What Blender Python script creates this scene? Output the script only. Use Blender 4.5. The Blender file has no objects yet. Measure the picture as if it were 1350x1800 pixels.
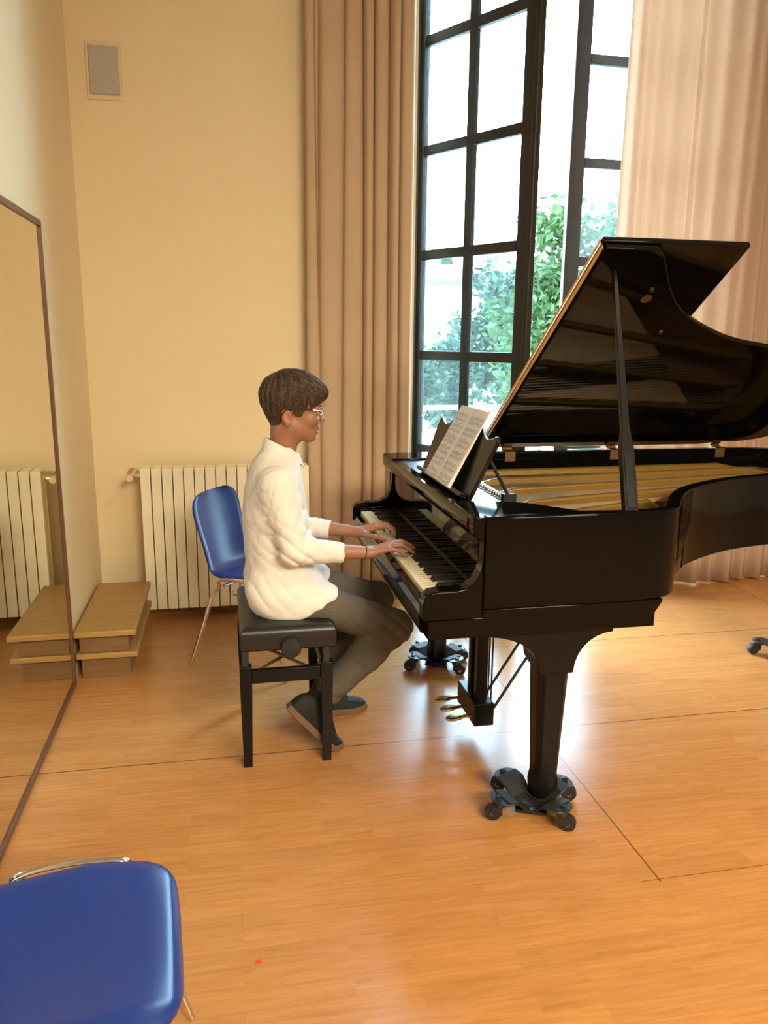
import bpy, bmesh, math, random
import numpy as np
from mathutils import Vector, Matrix, Euler
PI = math.pi
rnd = random.Random(7)
SC = bpy.context.scene
COL = SC.collection

# ------------------------------------------------------------------ camera, world, lights, exposure
CAM_H, CAM_F = 1.5, 1380.0
pit, yaw, rol = math.radians(12.3), math.radians(11.4), math.radians(0.6)
fw = Vector((math.sin(yaw)*math.cos(pit), math.cos(yaw)*math.cos(pit), -math.sin(pit)))
rt = Vector((math.cos(yaw), -math.sin(yaw), 0))
dn = fw.cross(rt)
r2 = math.cos(rol)*rt - math.sin(rol)*dn
d2 = math.sin(rol)*rt + math.cos(rol)*dn
cam = bpy.data.cameras.new('camera'); cam_o = bpy.data.objects.new('camera', cam); COL.objects.link(cam_o)
m = Matrix((( r2.x, -d2.x, -fw.x, 0), (r2.y, -d2.y, -fw.y, 0), (r2.z, -d2.z, -fw.z, CAM_H), (0, 0, 0, 1)))
cam_o.matrix_world = m
cam.sensor_fit = 'HORIZONTAL'; cam.sensor_width = 36; cam.lens = 36*CAM_F/1350
cam.clip_start = 0.02; cam.clip_end = 300
SC.camera = cam_o

w = bpy.data.worlds.new('sky'); SC.world = w; w.use_nodes = True
bg = w.node_tree.nodes['Background']
bg.inputs[0].default_value = (0.62, 0.82, 1.0, 1); bg.inputs[1].default_value = 31.0

def area(name, loc, sx, sy, power, col, rot=(0, 0, 0), spread=PI):
    l = bpy.data.lights.new(name, 'AREA'); l.shape = 'RECTANGLE'; l.size = sx; l.size_y = sy
    l.energy = power; l.color = col; l.spread = spread
    o = bpy.data.objects.new(name, l); COL.objects.link(o); o.location = loc; o.rotation_euler = rot
    return o
WARM = (1.0, 0.86, 0.60)
area('back_wall_fill', (1.9, -2.7, 3.3), 2.6, 0.9, 140, WARM, rot=(math.radians(50), 0, math.radians(6)), spread=math.radians(95))  # added warm fill from behind the camera to brighten the back wall
area('ceiling_lamp_light', (2.4, 0.2, 4.6), 0.6, 1.2, 60, WARM, spread=math.radians(140))
SC.view_settings.view_transform = 'Standard'; SC.view_settings.look = 'None'
SC.view_settings.exposure = 0.05; SC.view_settings.gamma = 1.0; SC.view_settings.use_curve_mapping = False
try:
    SC.cycles.use_denoising = True
    SC.cycles.max_bounces = 10; SC.cycles.transparent_max_bounces = 16
    SC.cycles.sample_clamp_indirect = 8.0
except Exception: pass

# ------------------------------------------------------------------ materials
def new_mat(name):
    mt = bpy.data.materials.new(name); mt.use_nodes = True
    return mt, mt.node_tree, mt.node_tree.nodes['Principled BSDF']
def mat(name, col, rough=0.5, metal=0.0, coat=0.0, spec=0.5, var=0.0, scale=8.0, bump=0.0, bscale=60.0, stretch=None):
    mt, nt, b = new_mat(name)
    b.inputs['Roughness'].default_value = rough; b.inputs['Metallic'].default_value = metal
    b.inputs['Coat Weight'].default_value = coat; b.inputs['Coat Roughness'].default_value = 0.03
    b.inputs['Specular IOR Level'].default_value = spec
    tc = nt.nodes.new('ShaderNodeTexCoord'); mp = nt.nodes.new('ShaderNodeMapping')
    nt.links.new(tc.outputs['Object'], mp.inputs[0])
    if stretch: mp.inputs['Scale'].default_value = stretch
    nz = nt.nodes.new('ShaderNodeTexNoise'); nz.inputs['Scale'].default_value = scale; nz.inputs['Detail'].default_value = 4
    nt.links.new(mp.outputs[0], nz.inputs['Vector'])
    rp = nt.nodes.new('ShaderNodeValToRGB')
    lo = [max(0, c*(1-var)) for c in col]; hi = [min(1, c*(1+var)) for c in col]
    rp.color_ramp.elements[0].position = 0.3; rp.color_ramp.elements[1].position = 0.7
    rp.color_ramp.elements[0].color = (*lo, 1); rp.color_ramp.elements[1].color = (*hi, 1)
    nt.links.new(nz.outputs['Fac'], rp.inputs[0]); nt.links.new(rp.outputs[0], b.inputs['Base Color'])
    if bump:
        n2 = nt.nodes.new('ShaderNodeTexNoise'); n2.inputs['Scale'].default_value = bscale; n2.inputs['Detail'].default_value = 5
        nt.links.new(mp.outputs[0], n2.inputs['Vector'])
        bp = nt.nodes.new('ShaderNodeBump'); bp.inputs['Strength'].default_value = bump; bp.inputs['Distance'].default_value = 0.01
        nt.links.new(n2.outputs['Fac'], bp.inputs['Height']); nt.links.new(bp.outputs[0], b.inputs['Normal'])
    return mt
def cloth_mat(name, col, trans, weave=0.1):
    mt = mat(name, col, 0.9, spec=0.1, var=0.04, scale=3, bump=weave, bscale=220)
    nt = mt.node_tree; b = nt.nodes['Principled BSDF']
    tr = nt.nodes.new('ShaderNodeBsdfTranslucent'); tr.inputs[0].default_value = (*col, 1)
    mx = nt.nodes.new('ShaderNodeMixShader'); mx.inputs[0].default_value = trans
    out = nt.nodes['Material Output']
    nt.links.new(b.outputs[0], mx.inputs[1]); nt.links.new(tr.outputs[0], mx.inputs[2]); nt.links.new(mx.outputs[0], out.inputs[0])
    return mt

def floor_mat():
    mt, nt, b = new_mat('laminate_floor')
    N, L = nt.nodes.new, nt.links.new
    tc = N('ShaderNodeTexCoord')
    def brick(bw, rh, mortar, off):
        br = N('ShaderNodeTexBrick'); br.offset = off; br.offset_frequency = 2
        br.inputs['Scale'].default_value = 1; br.inputs['Brick Width'].default_value = bw; br.inputs['Row Height'].default_value = rh
        br.inputs['Mortar Size'].default_value = mortar; br.inputs['Mortar Smooth'].default_value = 0.3; br.inputs['Bias'].default_value = 0
        br.inputs['Color1'].default_value = (0, 0, 0, 1); br.inputs['Color2'].default_value = (1, 1, 1, 1); br.inputs['Mortar'].default_value = (.5, .5, .5, 1)
        L(tc.outputs['Object'], br.inputs['Vector']); return br
    strip = brick(0.41, 0.064, 0.0006, 0.37)
    plank = brick(1.28, 0.192, 0.0010, 0.43)
    # grain: noise stretched along the strips, shifted per strip
    mp = N('ShaderNodeMapping'); mp.inputs['Scale'].default_value = (1.6, 22, 1)
    ad = N('ShaderNodeVectorMath'); ad.operation = 'ADD'
    sc = N('ShaderNodeVectorMath'); sc.operation = 'SCALE'; sc.inputs['Scale'].default_value = 7.0
    L(strip.outputs['Color'], sc.inputs[0]); L(tc.outputs['Object'], ad.inputs[0]); L(sc.outputs[0], ad.inputs[1]); L(ad.outputs[0], mp.inputs[0])
    gr = N('ShaderNodeTexNoise'); gr.inputs['Scale'].default_value = 3.2; gr.inputs['Detail'].default_value = 6; gr.inputs['Roughness'].default_value = .62; gr.inputs['Distortion'].default_value = .6
    L(mp.outputs[0], gr.inputs['Vector'])
    rp = N('ShaderNodeValToRGB'); e = rp.color_ramp.elements
    e[0].position = .25; e[0].color = (.385, .165, .050, 1); e[1].position = .75; e[1].color = (.535, .258, .090, 1)
    md = e.new(.5); md.color = (.465, .214, .068, 1)
    L(gr.outputs['Fac'], rp.inputs[0])
    hs = N('ShaderNodeHueSaturation')
    mr = N('ShaderNodeMapRange'); mr.inputs['To Min'].default_value = .94; mr.inputs['To Max'].default_value = 1.055
    L(strip.outputs['Color'], mr.inputs['Value']); L(mr.outputs[0], hs.inputs['Value']); L(rp.outputs[0], hs.inputs['Color'])
    def dark(src, colr, fac):
        mx = N('ShaderNodeMix'); mx.data_type = 'RGBA'; mx.inputs[7].default_value = colr
        ml = N('ShaderNodeMath'); ml.operation = 'MULTIPLY'; ml.inputs[1].default_value = 1.0
        L(fac, ml.inputs[0]); L(ml.outputs[0], mx.inputs[0]); L(src, mx.inputs[6]); ml.inputs[1].default_value = .35
        return mx.outputs[2], ml
    c, _ = dark(hs.outputs[0], (.30, .13, .04, 1), plank.outputs['Fac'])
    c, ml = dark(c, (.33, .15, .05, 1), strip.outputs['Fac']); ml.inputs[1].default_value = .12
    # the open joints between the floor panels
    sp = N('ShaderNodeSeparateXYZ'); L(tc.outputs['Object'], sp.inputs[0])
    def joint(out, pos, half):
        a = N('ShaderNodeMath'); a.operation = 'SUBTRACT'; a.inputs[1].default_value = pos; L(out, a.inputs[0])
        bb = N('ShaderNodeMath'); bb.operation = 'ABSOLUTE'; L(a.outputs[0], bb.inputs[0])
        cc = N('ShaderNodeMath'); cc.operation = 'LESS_THAN'; cc.inputs[1].default_value = half; L(bb.outputs[0], cc.inputs[0]); return cc.outputs[0]
    js = [joint(sp.outputs['Y'], 2.685, .0028), joint(sp.outputs['Y'], 3.53, .0024), joint(sp.outputs['Y'], 1.78, .0012), joint(sp.outputs['X'], 3.13, .0024), joint(sp.outputs['X'], 1.174, .0022)]
    def only(j, out, lim):
        g_ = N('ShaderNodeMath'); g_.operation = 'GREATER_THAN'; g_.inputs[1].default_value = lim; L(out, g_.inputs[0])
        h_ = N('ShaderNodeMath'); h_.operation = 'MULTIPLY'; L(j, h_.inputs[0]); L(g_.outputs[0], h_.inputs[1]); return h_.outputs[0]
    js[1] = only(js[1], sp.outputs['X'], 1.0); js[2] = only(js[2], sp.outputs['X'], 1.12); js[4] = only(js[4], sp.outputs['Y'], 1.77)
    acc = js[0]
    for j in js[1:]:
        mxm = N('ShaderNodeMath'); mxm.operation = 'MAXIMUM'; L(acc, mxm.inputs[0]); L(j, mxm.inputs[1]); acc = mxm.outputs[0]
    c, ml = dark(c, (.05, .025, .012, 1), acc); ml.inputs[1].default_value = .85
    L(c, b.inputs['Base Color'])
    rr = N('ShaderNodeMapRange'); rr.inputs['To Min'].default_value = .20; rr.inputs['To Max'].default_value = .30
    L(gr.outputs['Fac'], rr.inputs['Value']); L(rr.outputs[0], b.inputs['Roughness'])
    b.inputs['Specular IOR Level'].default_value = .44
    bp = N('ShaderNodeBump'); bp.inputs['Strength'].default_value = .06; bp.inputs['Distance'].default_value = .004
    L(gr.outputs['Fac'], bp.inputs['Height']); L(bp.outputs[0], b.inputs['Normal'])
    return mt

def glass_mat():
    mt, nt, b = new_mat('window_glass')
    nt.nodes.remove(b); N, L = nt.nodes.new, nt.links.new
    tr = N('ShaderNodeBsdfTransparent'); tr.inputs[0].default_value = (.86, .95, .97, 1)
    gl = N('ShaderNodeBsdfGlossy'); gl.inputs['Roughness'].default_value = .01
    lw = N('ShaderNodeLayerWeight'); pw = N('ShaderNodeMath'); pw.operation = 'POWER'; pw.inputs[1].default_value = 4.0; L(lw.outputs['Facing'], pw.inputs[0])
    lw.inputs[0].default_value = .5
    mr0 = N('ShaderNodeMapRange'); mr0.inputs['To Min'].default_value = .03; mr0.inputs['To Max'].default_value = .8; L(pw.outputs[0], mr0.inputs['Value'])
    m1 = N('ShaderNodeMixShader'); L(mr0.outputs[0], m1.inputs[0]); L(tr.outputs[0], m1.inputs[1]); L(gl.outputs[0], m1.inputs[2])
    # dust film on the panes; its translucent haze also imitates a reflection veil
    tl = N('ShaderNodeBsdfTranslucent'); tl.inputs[0].default_value = (.8, .9, .95, 1)
    nz = N('ShaderNodeTexNoise'); nz.inputs['Scale'].default_value = 2.5
    mr = N('ShaderNodeMapRange'); mr.inputs['To Min'].default_value = .006; mr.inputs['To Max'].default_value = .022; L(nz.outputs['Fac'], mr.inputs['Value'])
    m2 = N('ShaderNodeMixShader'); L(mr.outputs[0], m2.inputs[0]); L(m1.outputs[0], m2.inputs[1]); L(tl.outputs[0], m2.inputs[2])
    L(m2.outputs[0], nt.nodes['Material Output'].inputs[0])
    return mt
def wood_mat(name, a, bcol, rough=.45, stretch=(2, 30, 30)):
    mt = mat(name, a, rough, var=0, scale=2.2, stretch=stretch, bump=.05, bscale=4)
    rp = [n for n in mt.node_tree.nodes if n.type == 'VALTORGB'][0]
    rp.color_ramp.elements[0].color = (*a, 1); rp.color_ramp.elements[1].color = (*bcol, 1)
    return mt
def skin_mat():
    mt, nt, b = new_mat('skin')
    at = nt.nodes.new('ShaderNodeAttribute'); at.attribute_name = 'tint'
    nz = nt.nodes.new('ShaderNodeTexNoise'); nz.inputs['Scale'].default_value = 60
    tc = nt.nodes.new('ShaderNodeTexCoord'); nt.links.new(tc.outputs['Object'], nz.inputs['Vector'])
    mr = nt.nodes.new('ShaderNodeMapRange'); mr.inputs['To Min'].default_value = .92; mr.inputs['To Max'].default_value = 1.08
    nt.links.new(nz.outputs['Fac'], mr.inputs['Value'])
    hs = nt.nodes.new('ShaderNodeHueSaturation'); nt.links.new(at.outputs['Color'], hs.inputs['Color']); nt.links.new(mr.outputs[0], hs.inputs['Value'])
    nt.links.new(hs.outputs[0], b.inputs['Base Color'])
    b.inputs['Roughness'].default_value = .48
    b.inputs['Subsurface Weight'].default_value = .15; b.inputs['Subsurface Radius'].default_value = (.01, .004, .002); b.inputs['Subsurface Scale'].default_value = .6
    return mt
M = dict(
    floor=floor_mat(), glass=glass_mat(), skin=skin_mat(),
    wall=mat('cream_plaster', (.80, .66, .43), .85, spec=.2, var=.03, scale=1.3, bump=.06, bscale=35),
    ceiling=mat('white_plaster', (.78, .72, .6), .9, spec=.1, var=.02),
    mirror=mat('mirror_glass', (.80, .78, .70), .0, 1.0, var=.0),
    brown=wood_mat('brown_frame_wood', (.10, .042, .018), (.15, .065, .03), .4),
    darkwood=wood_mat('dark_window_wood', (.013, .011, .011), (.022, .018, .017), .5),
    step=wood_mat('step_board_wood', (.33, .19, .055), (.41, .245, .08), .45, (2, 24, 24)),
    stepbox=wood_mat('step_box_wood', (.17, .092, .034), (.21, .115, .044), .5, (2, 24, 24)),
    rad=mat('cream_radiator_enamel', (.90, .83, .63), .4, var=.02),
    chrome=mat('chrome', (.80, .79, .77), .14, 1.0),
    brass=mat('brass', (.72, .48, .17), .24, 1.0, var=.08, scale=30),
    olddbrass=mat('dull_brass', (.22, .13, .05), .5, 1.0, var=.15, scale=40),
    gold=mat('gold_plate_paint', (.27, .16, .035), .40, .5, var=.06, scale=6),
    piano=mat('black_piano_lacquer', (.0032, .0029, .0029), .045, spec=.16, var=.05),
    satin=mat('satin_black_wood', (.0055, .005, .005), .30, spec=.22, var=.1, scale=20),
    metalblack=mat('black_painted_steel', (.03, .033, .038), .35, .4, var=.1),
    rubber=mat('black_rubber', (.012, .012, .012), .6, var=.1),
    ivory=mat('ivory_keys', (.78, .68, .47), .3, var=.04, scale=14),
    ebony=mat('ebony_keys', (.010, .010, .010), .3),
    felt=mat('red_felt', (.25, .03, .03), .9),
    sboard=wood_mat('soundboard_spruce', (.32, .12, .05), (.40, .17, .07), .4, (2, 30, 1)),
    string=mat('steel_strings', (.5, .42, .32), .35, 1.0),
    blue=mat('blue_plastic', (.010, .034, .20), .30, var=.03, scale=5, bump=.03, bscale=300, spec=.5),
    leather=mat('black_leatherette', (.009, .009, .010), .34, var=.1, bump=.03, bscale=160),
    paper=mat('white_paper', (.80, .77, .74), .8, var=.02),
    ink=mat('black_ink', (.09, .085, .085), .9),
    shirt=mat('white_cotton', (.74, .715, .70), .9, spec=.15, var=.02, bump=.06, bscale=350),
    trousers=mat('dark_grey_cotton', (.105, .092, .074), .9, spec=.15, var=.12, scale=14, bump=.12, bscale=300),
    shoe=mat('black_suede', (.006, .006, .006), .75, var=.2, scale=30, bump=.1, bscale=120),
    sole=mat('brown_rubber_sole', (.15, .085, .05), .7, var=.12),
    hair=mat('brown_hair', (.075, .047, .030), .5, var=.55, scale=110, spec=.35),
    brow=mat('dark_brow_hair', (.04, .022, .013), .7),
    wire=mat('thin_gold_wire', (.55, .40, .28), .3, 1.0),
    cord=mat('brown_cord', (.10, .08, .05), .8),
    curtL=cloth_mat('beige_curtain_cloth', (.60, .43, .29), .14),
    curtR=cloth_mat('light_curtain_cloth', (.66, .49, .37), .40),
    grille=mat('grey_speaker_grille', (.47, .43, .38), .6, var=.06, scale=60, bump=.3, bscale=400),
    cream=mat('cream_trim_paint', (.74, .60, .37), .6),
    leaf=None, bark=mat('tree_bark', (.07, .05, .035), .9, var=.3, scale=12, bump=.4, bscale=20),
    house=mat('pale_render', (.86, .84, .80), .9, var=.04, scale=1.5),
    tiles=mat('roof_tiles', (.075, .055, .05), .8, var=.25, scale=5, stretch=(6, 1, 1), bump=.5, bscale=8),
    railmetal=mat('grey_railing_paint', (.42, .44, .45), .5, .2, var=.05),
    stone=mat('pale_stone', (.5, .48, .44), .9, var=.1, scale=2),
    redbit=mat('red_paper', (.8, .05, .02), .7),
)
def leaf_mat(name, a, bcol):
    mt = mat(name, a, .55, spec=.3, scale=.9)
    nt = mt.node_tree; b = nt.nodes['Principled BSDF']
    rp = [n for n in nt.nodes if n.type == 'VALTORGB'][0]
    rp.color_ramp.elements[0].color = (*a, 1); rp.color_ramp.elements[1].color = (*bcol, 1)
    tr = nt.nodes.new('ShaderNodeBsdfTranslucent'); nt.links.new(rp.outputs[0], tr.inputs[0])
    mx = nt.nodes.new('ShaderNodeMixShader'); mx.inputs[0].default_value = .35
    nt.links.new(b.outputs[0], mx.inputs[1]); nt.links.new(tr.outputs[0], mx.inputs[2]); nt.links.new(mx.outputs[0], nt.nodes['Material Output'].inputs[0])
    return mt
M['leaf'] = leaf_mat('green_leaves', (.011, .036, .010), (.034, .085, .020))
M['leaf2'] = leaf_mat('bluish_green_leaves', (.011, .031, .018), (.027, .062, .032))

# ------------------------------------------------------------------ helpers
class MB:
    def __init__(s): s.v = []; s.f = []
    def add(s, vs, fs):
        o = len(s.v); s.v += [tuple(p) for p in vs]; s.f += [tuple(i+o for i in f) for f in fs]; return s
    def box(s, lo, hi, rot=None, about=None):
        (x0, y0, z0), (x1, y1, z1) = lo, hi
        vs = [Vector(p) for p in ((x0,y0,z0),(x1,y0,z0),(x1,y1,z0),(x0,y1,z0),(x0,y0,z1),(x1,y0,z1),(x1,y1,z1),(x0,y1,z1))]
        if rot is not None:
            c = Vector(about) if about else (Vector(lo)+Vector(hi))/2
            vs = [c + rot @ (p-c) for p in vs]
        return s.add(vs, [(0,3,2,1),(4,5,6,7),(0,1,5,4),(1,2,6,5),(2,3,7,6),(3,0,4,7)])
    def tube(s, pts, r, n=10, caps=True, up=None):
        pts = [Vector(p) for p in pts]; k = len(pts)
        rs = r if isinstance(r, (list, tuple)) else [r]*k
        vs = []; ref = None
        for i, p in enumerate(pts):
            t = (pts[min(i+1, k-1)]-pts[max(i-1, 0)]).normalized()
            if ref is None:
                ref = Vector((0, 0, 1)) if abs(t.z) < .9 else Vector((1, 0, 0))
            a = (ref - t*ref.dot(t)).normalized(); ref = a; b = t.cross(a)
            for j in range(n):
                th = 2*PI*j/n; vs.append(p + (a*math.cos(th)+b*math.sin(th))*rs[i])
        fs = [(i*n+j, i*n+(j+1)%n, (i+1)*n+(j+1)%n, (i+1)*n+j) for i in range(k-1) for j in range(n)]
        if caps: fs += [tuple(range(n-1, -1, -1)), tuple(range((k-1)*n, k*n))]
        return s.add(vs, fs)
    def prism(s, poly, fn, d):     # poly: (a,b) list; fn(a,b,c) -> world; c in (0,d)
        n = len(poly)
        vs = [fn(a, b, 0) for a, b in poly] + [fn(a, b, d) for a, b in poly]
        fs = [tuple(range(n-1, -1, -1)), tuple(range(n, 2*n))] + [(i, (i+1)%n, n+(i+1)%n, n+i) for i in range(n)]
        return s.add(vs, fs)
    def loft(s, secs, close=True, caps=True):   # secs: equal length rings
        n = len(secs[0]); vs = [p for q in secs for p in q]; fs = []
        for i in range(len(secs)-1):
            for j in range(n if close else n-1):
                fs.append((i*n+j, i*n+(j+1)%n, (i+1)*n+(j+1)%n, (i+1)*n+j))
        if caps: fs += [tuple(range(n-1, -1, -1)), tuple(range((len(secs)-1)*n, len(secs)*n))]
        return s.add(vs, fs)
    def lathe(s, prof, c, axis='z', n=20):
        secs = []
        for r, h in prof:
            ring = []
            for j in range(n):
                a = 2*PI*j/n; p = (r*math.cos(a), r*math.sin(a), h)
                if axis == 'y': p = (p[0], p[2], p[1])
                if axis == 'x': p = (p[2], p[0], p[1])
                ring.append((c[0]+p[0], c[1]+p[1], c[2]+p[2]))
            secs.append(ring)
        return s.loft(secs)
    def build(s, name, m, parent=None, smooth=False, bevel=0, sub=0, local=False, angle=40, seg=2):
        me = bpy.data.meshes.new(name)
        off = Vector((0, 0, 0))
        if parent is not None and not local: off = WORLD(parent)
        me.from_pydata([Vector(p)-off for p in s.v], [], s.f)
        bm = bmesh.new(); bm.from_mesh(me); bmesh.ops.recalc_face_normals(bm, faces=bm.faces); bm.to_mesh(me); bm.free()
        o = bpy.data.objects.new(name, me); COL.objects.link(o)
        if m is not None: me.materials.append(m)
        if parent is not None: o.parent = parent
        if bevel:
            md = o.modifiers.new('bevel', 'BEVEL'); md.width = bevel; md.segments = seg; md.limit_method = 'ANGLE'; md.angle_limit = math.radians(35); md.harden_normals = False
        if sub:
            md = o.modifiers.new('sub', 'SUBSURF'); md.levels = sub; md.render_levels = sub
        if smooth or bevel:
            for p in me.polygons: p.use_smooth = True
            if not smooth or angle < 180:
                me.set_sharp_from_angle(angle=math.radians(angle))
        return o
def WORLD(o):
    v = Vector(o.location)
    while o.parent is not None: o = o.parent; v = v + Vector(o.location)
    return v
def tag(o, label=None, cat=None, group=None, kind=None):
    if label: o['label'] = label
    if cat: o['category'] = cat
    if group: o['group'] = group
    if kind: o['kind'] = kind
    return o
def empty(name, loc, rz=0, **k):
    o = bpy.data.objects.new(name, None); COL.objects.link(o); o.location = loc; o.rotation_euler = (0, 0, rz); o.empty_display_size = .1
    return tag(o, **k)
def struct(o): o['kind'] = 'structure'; return o
def lerp(a, b, t): return a+(b-a)*t
def interp(x, tab): return float(np.interp(x, [t[0] for t in tab], [t[1] for t in tab]))
def smooth_path(pts, n=8):     # Catmull-Rom
    P = [Vector(p) for p in pts]; out = []
    for i in range(len(P)-1):
        p0, p1, p2, p3 = P[max(i-1, 0)], P[i], P[i+1], P[min(i+2, len(P)-1)]
        for k in range(n):
            t = k/n
            out.append(.5*((2*p1)+(-p0+p2)*t+(2*p0-5*p1+4*p2-p3)*t*t+(-p0+3*p1-3*p2+p3)*t**3))
    out.append(P[-1]); return out
def copy_tree(o, parent=None):
    c = o.copy(); COL.objects.link(c)
    if parent is not None: c.parent = parent
    for ch in list(o.children): copy_tree(ch, c)
    return c

# ------------------------------------------------------------------ the room
XL, YB, XR, YF, ZC = -0.705, 4.40, 6.2, -3.0, 4.75
WX0, WX1, WZ0, WZ1, YO = 1.045, 2.965, 0.03, 4.30, 4.78       # window opening and outer wall face
b = MB(); b.box((XL-.2, YF-.2, -.12), (XR+.2, YO, 0)); struct(b.build('floor', M['floor']))
b = MB(); b.box((XL-.2, YF-.2, ZC), (XR+.2, YO, ZC+.15)); struct(b.build('ceiling', M['ceiling']))
b = MB(); b.box((XL-.2, YF, 0), (XL, YB, ZC)); struct(b.build('wall_left', M['wall']))
b = MB(); b.box((XL-.2, YB, 0), (WX0, YO, ZC)); b.box((WX1, YB, 0), (XR+.2, YO, ZC)); b.box((WX0, YB, WZ1), (WX1, YO, ZC)); b.box((WX0, YB, 0), (WX1, YO, WZ0))
struct(b.build('wall_back', M['wall']))
b = MB(); b.box((XR, YF, 0), (XR+.2, YB, ZC)); struct(b.build('wall_right', M['wall']))
b = MB(); b.box((XL-.2, YF-.2, 0), (XR+.2, YF, ZC)); struct(b.build('wall_front', M['wall']))

# window: fixed frame, two inward-opening sashes with two columns of panes
win = empty('window_1', (WX0, 4.58, WZ0)); struct(win)
win['label'] = 'tall dark wooden casement window, left sash open into the room'
b = MB()
for x0, x1 in ((WX0, WX0+.06), (WX1-.06, WX1)): b.box((x0, 4.56, WZ0), (x1, 4.66, WZ1))
b.box((WX0, 4.56, WZ1-.06), (WX1, 4.66, WZ1)); b.box((WX0, 4.56, WZ0), (WX1, 4.66, WZ0+.05))
b.build('window_frame', M['darkwood'], win, bevel=.006)
ROWS = [.33, .875, 1.42, 1.975, 2.525, 3.075, 3.62]
SW = .825
def sash(hx, hy, ang, sgn):
    fr, gl = MB(), MB()
    ca, sa = math.cos(ang), math.sin(ang)
    def T(u, v, z): return (hx + sgn*u*ca + sgn*v*sa*0 + (v*sa if sgn > 0 else -v*sa), hy - u*sa + v*ca, z)
    def bar(u0, u1, z0, z1, v0=-.022, v1=.022, mb=fr):
        vs = [T(u, v, z) for z in (z0, z1) for u, v in ((u0, v0), (u1, v0), (u1, v1), (u0, v1))]
        mb.add(vs, [(0,3,2,1),(4,5,6,7),(0,1,5,4),(1,2,6,5),(2,3,7,6),(3,0,4,7)])
    z0, z1 = WZ0+.06, WZ1-.07
    bar(0, .05, z0, z1); bar(SW-.085, SW, z0, z1); bar(SW-.02, SW+.012, z0, z1, -.03, .012)
    um = (.05+SW-.085)/2
    bar(um-.025, um+.025, z0+.12, z1-.06, -.018, .018)
    bar(.05, SW-.085, z0, z0+.14); bar(.05, SW-.085, z1-.07, z1)
    for z in ROWS: bar(.05, SW-.085, z-.027, z+.027, -.018, .018)
    f = fr.build('sash', M['darkwood'], win, bevel=.005)
    bar(.045, SW-.08, z0+.12, z1-.05, -.003, .003, gl)
    gl.build('glass', M['glass'], f, local=False)
    return f
sash(WX0+.06, 4.585, math.radians(60), 1)
SW = .90; sash(WX1-.06, 4.61, math.radians(1.5), -1)

# ------------------------------------------------------------------ outside
b = MB(); b.box((-40, 6.4, -3.6), (60, 70, -3.4)); g = struct(b.build('ground', M['stone']))
b = MB(); b.box((WX0-.6, YO, -.25), (WX1+.6, 5.42, -.02)); struct(b.build('balcony_floor', M['stone']))
rail = empty('balcony_railing', (2.0, 5.3, -.02), label='grey metal balcony railing with ring ornaments outside the open window', cat='railing')
b = MB(); b.box((WX0-.5, 5.28, 1.035), (WX1+.5, 5.33, 1.065)); b.build('top_rail', M['railmetal'], rail, bevel=.004)
b = MB(); b.box((WX0-.5, 5.295, .885), (WX1+.5, 5.315, .902)); b.box((WX0-.5, 5.295, .06), (WX1+.5, 5.315, .08)); b.build('lower_rail', M['railmetal'], rail)
for i in range(7):
    x = 1.18+i*.29
    b = MB(); b.tube([(x+.125*math.cos(a), 5.305, .755+.125*math.sin(a)) for a in np.linspace(0, 2*PI, 25)], .008, 6, caps=False); b.build('ring', M['railmetal'], rail, smooth=True)
for i in range(8):
    x = 1.035+i*.29
    b = MB(); b.box((x-.008, 5.297, -.02), (x+.008, 5.313, 1.04)); b.build('upright', M['railmetal'], rail)

def tree(name, c, rx, ry, rz, n, size, m, trunk_z, seed, **k):
    r = random.Random(seed); base = Vector((c[0], c[1], trunk_z))
    root = empty(name, base, **k)
    cl = []
    for i in range(46):
        while True:
            p = Vector((r.uniform(-1, 1), r.uniform(-1, 1), r.uniform(-1, 1)))
            if .35 < p.length < 1: break
        cl.append((Vector((c[0]+p.x*rx*.86, c[1]+p.y*ry*.86, c[2]+p.z*rz*.86)), r.uniform(.20, .36)))
    vs, fs = [], []
    for i in range(n):
        q, cr = r.choice(cl)
        d = Vector((r.gauss(0, 1), r.gauss(0, 1), r.gauss(0, .6))).normalized()*cr*(r.random()**.4)*max(rx, rz)*.95
        p = q+d
        t = Vector((r.gauss(0, 1), r.gauss(0, 1), r.gauss(-.3, .7))).normalized(); u = t.cross(Vector((r.gauss(0, 1), r.gauss(0, 1), r.gauss(0, 1)))).normalized()
        s = size*r.uniform(.6, 1.25); h = t.cross(u)*s*.12
        o = len(vs); vs += [p, p+t*s*.5+u*s*.3+h, p+t*s*1.1, p+t*s*.5-u*s*.3+h]
        fs += [(o, o+1, o+2), (o, o+2, o+3)]
    f = MB(); f.add(vs, fs)
    off = base; me = bpy.data.meshes.new('foliage'); me.from_pydata([Vector(p)-off for p in vs], [], fs); me.materials.append(m)
    fo = bpy.data.objects.new('foliage', me); COL.objects.link(fo); fo.parent = root
    tk = MB()
    tk.tube([base, base+Vector((.05, 0, (c[2]-trunk_z)*.5)), Vector((c[0]-.05, c[1], c[2]-rz*.4)), Vector((c[0], c[1], c[2]+rz*.5))], [.16, .13, .10, .03], 8)
    for q, cr in cl[:16]:
        a = Vector((c[0], c[1], r.uniform(c[2]-rz*.7, c[2]+rz*.1)))
        tk.tube([a, (a+q)/2+Vector((0, 0, .1)), q], [.05, .03, .012], 5)
    tk.build('trunk', M['bark'], root, smooth=True)
    return root
tree('leafy_tree', (4.95, 10.2, 2.0), 1.35, 1.2, 1.85, 15000, .13, M['leaf'], -3.4, 3, label='tall green leafy tree close behind the gap between the window sashes', cat='tree', group='garden trees')
tree('leafy_tree', (5.55, 14.6, 1.55), 1.35, 1.3, 1.5, 10000, .16, M['leaf2'], -3.4, 5, label='bluish green tree seen through the right panes of the open sash', cat='tree', group='garden trees')
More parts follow.
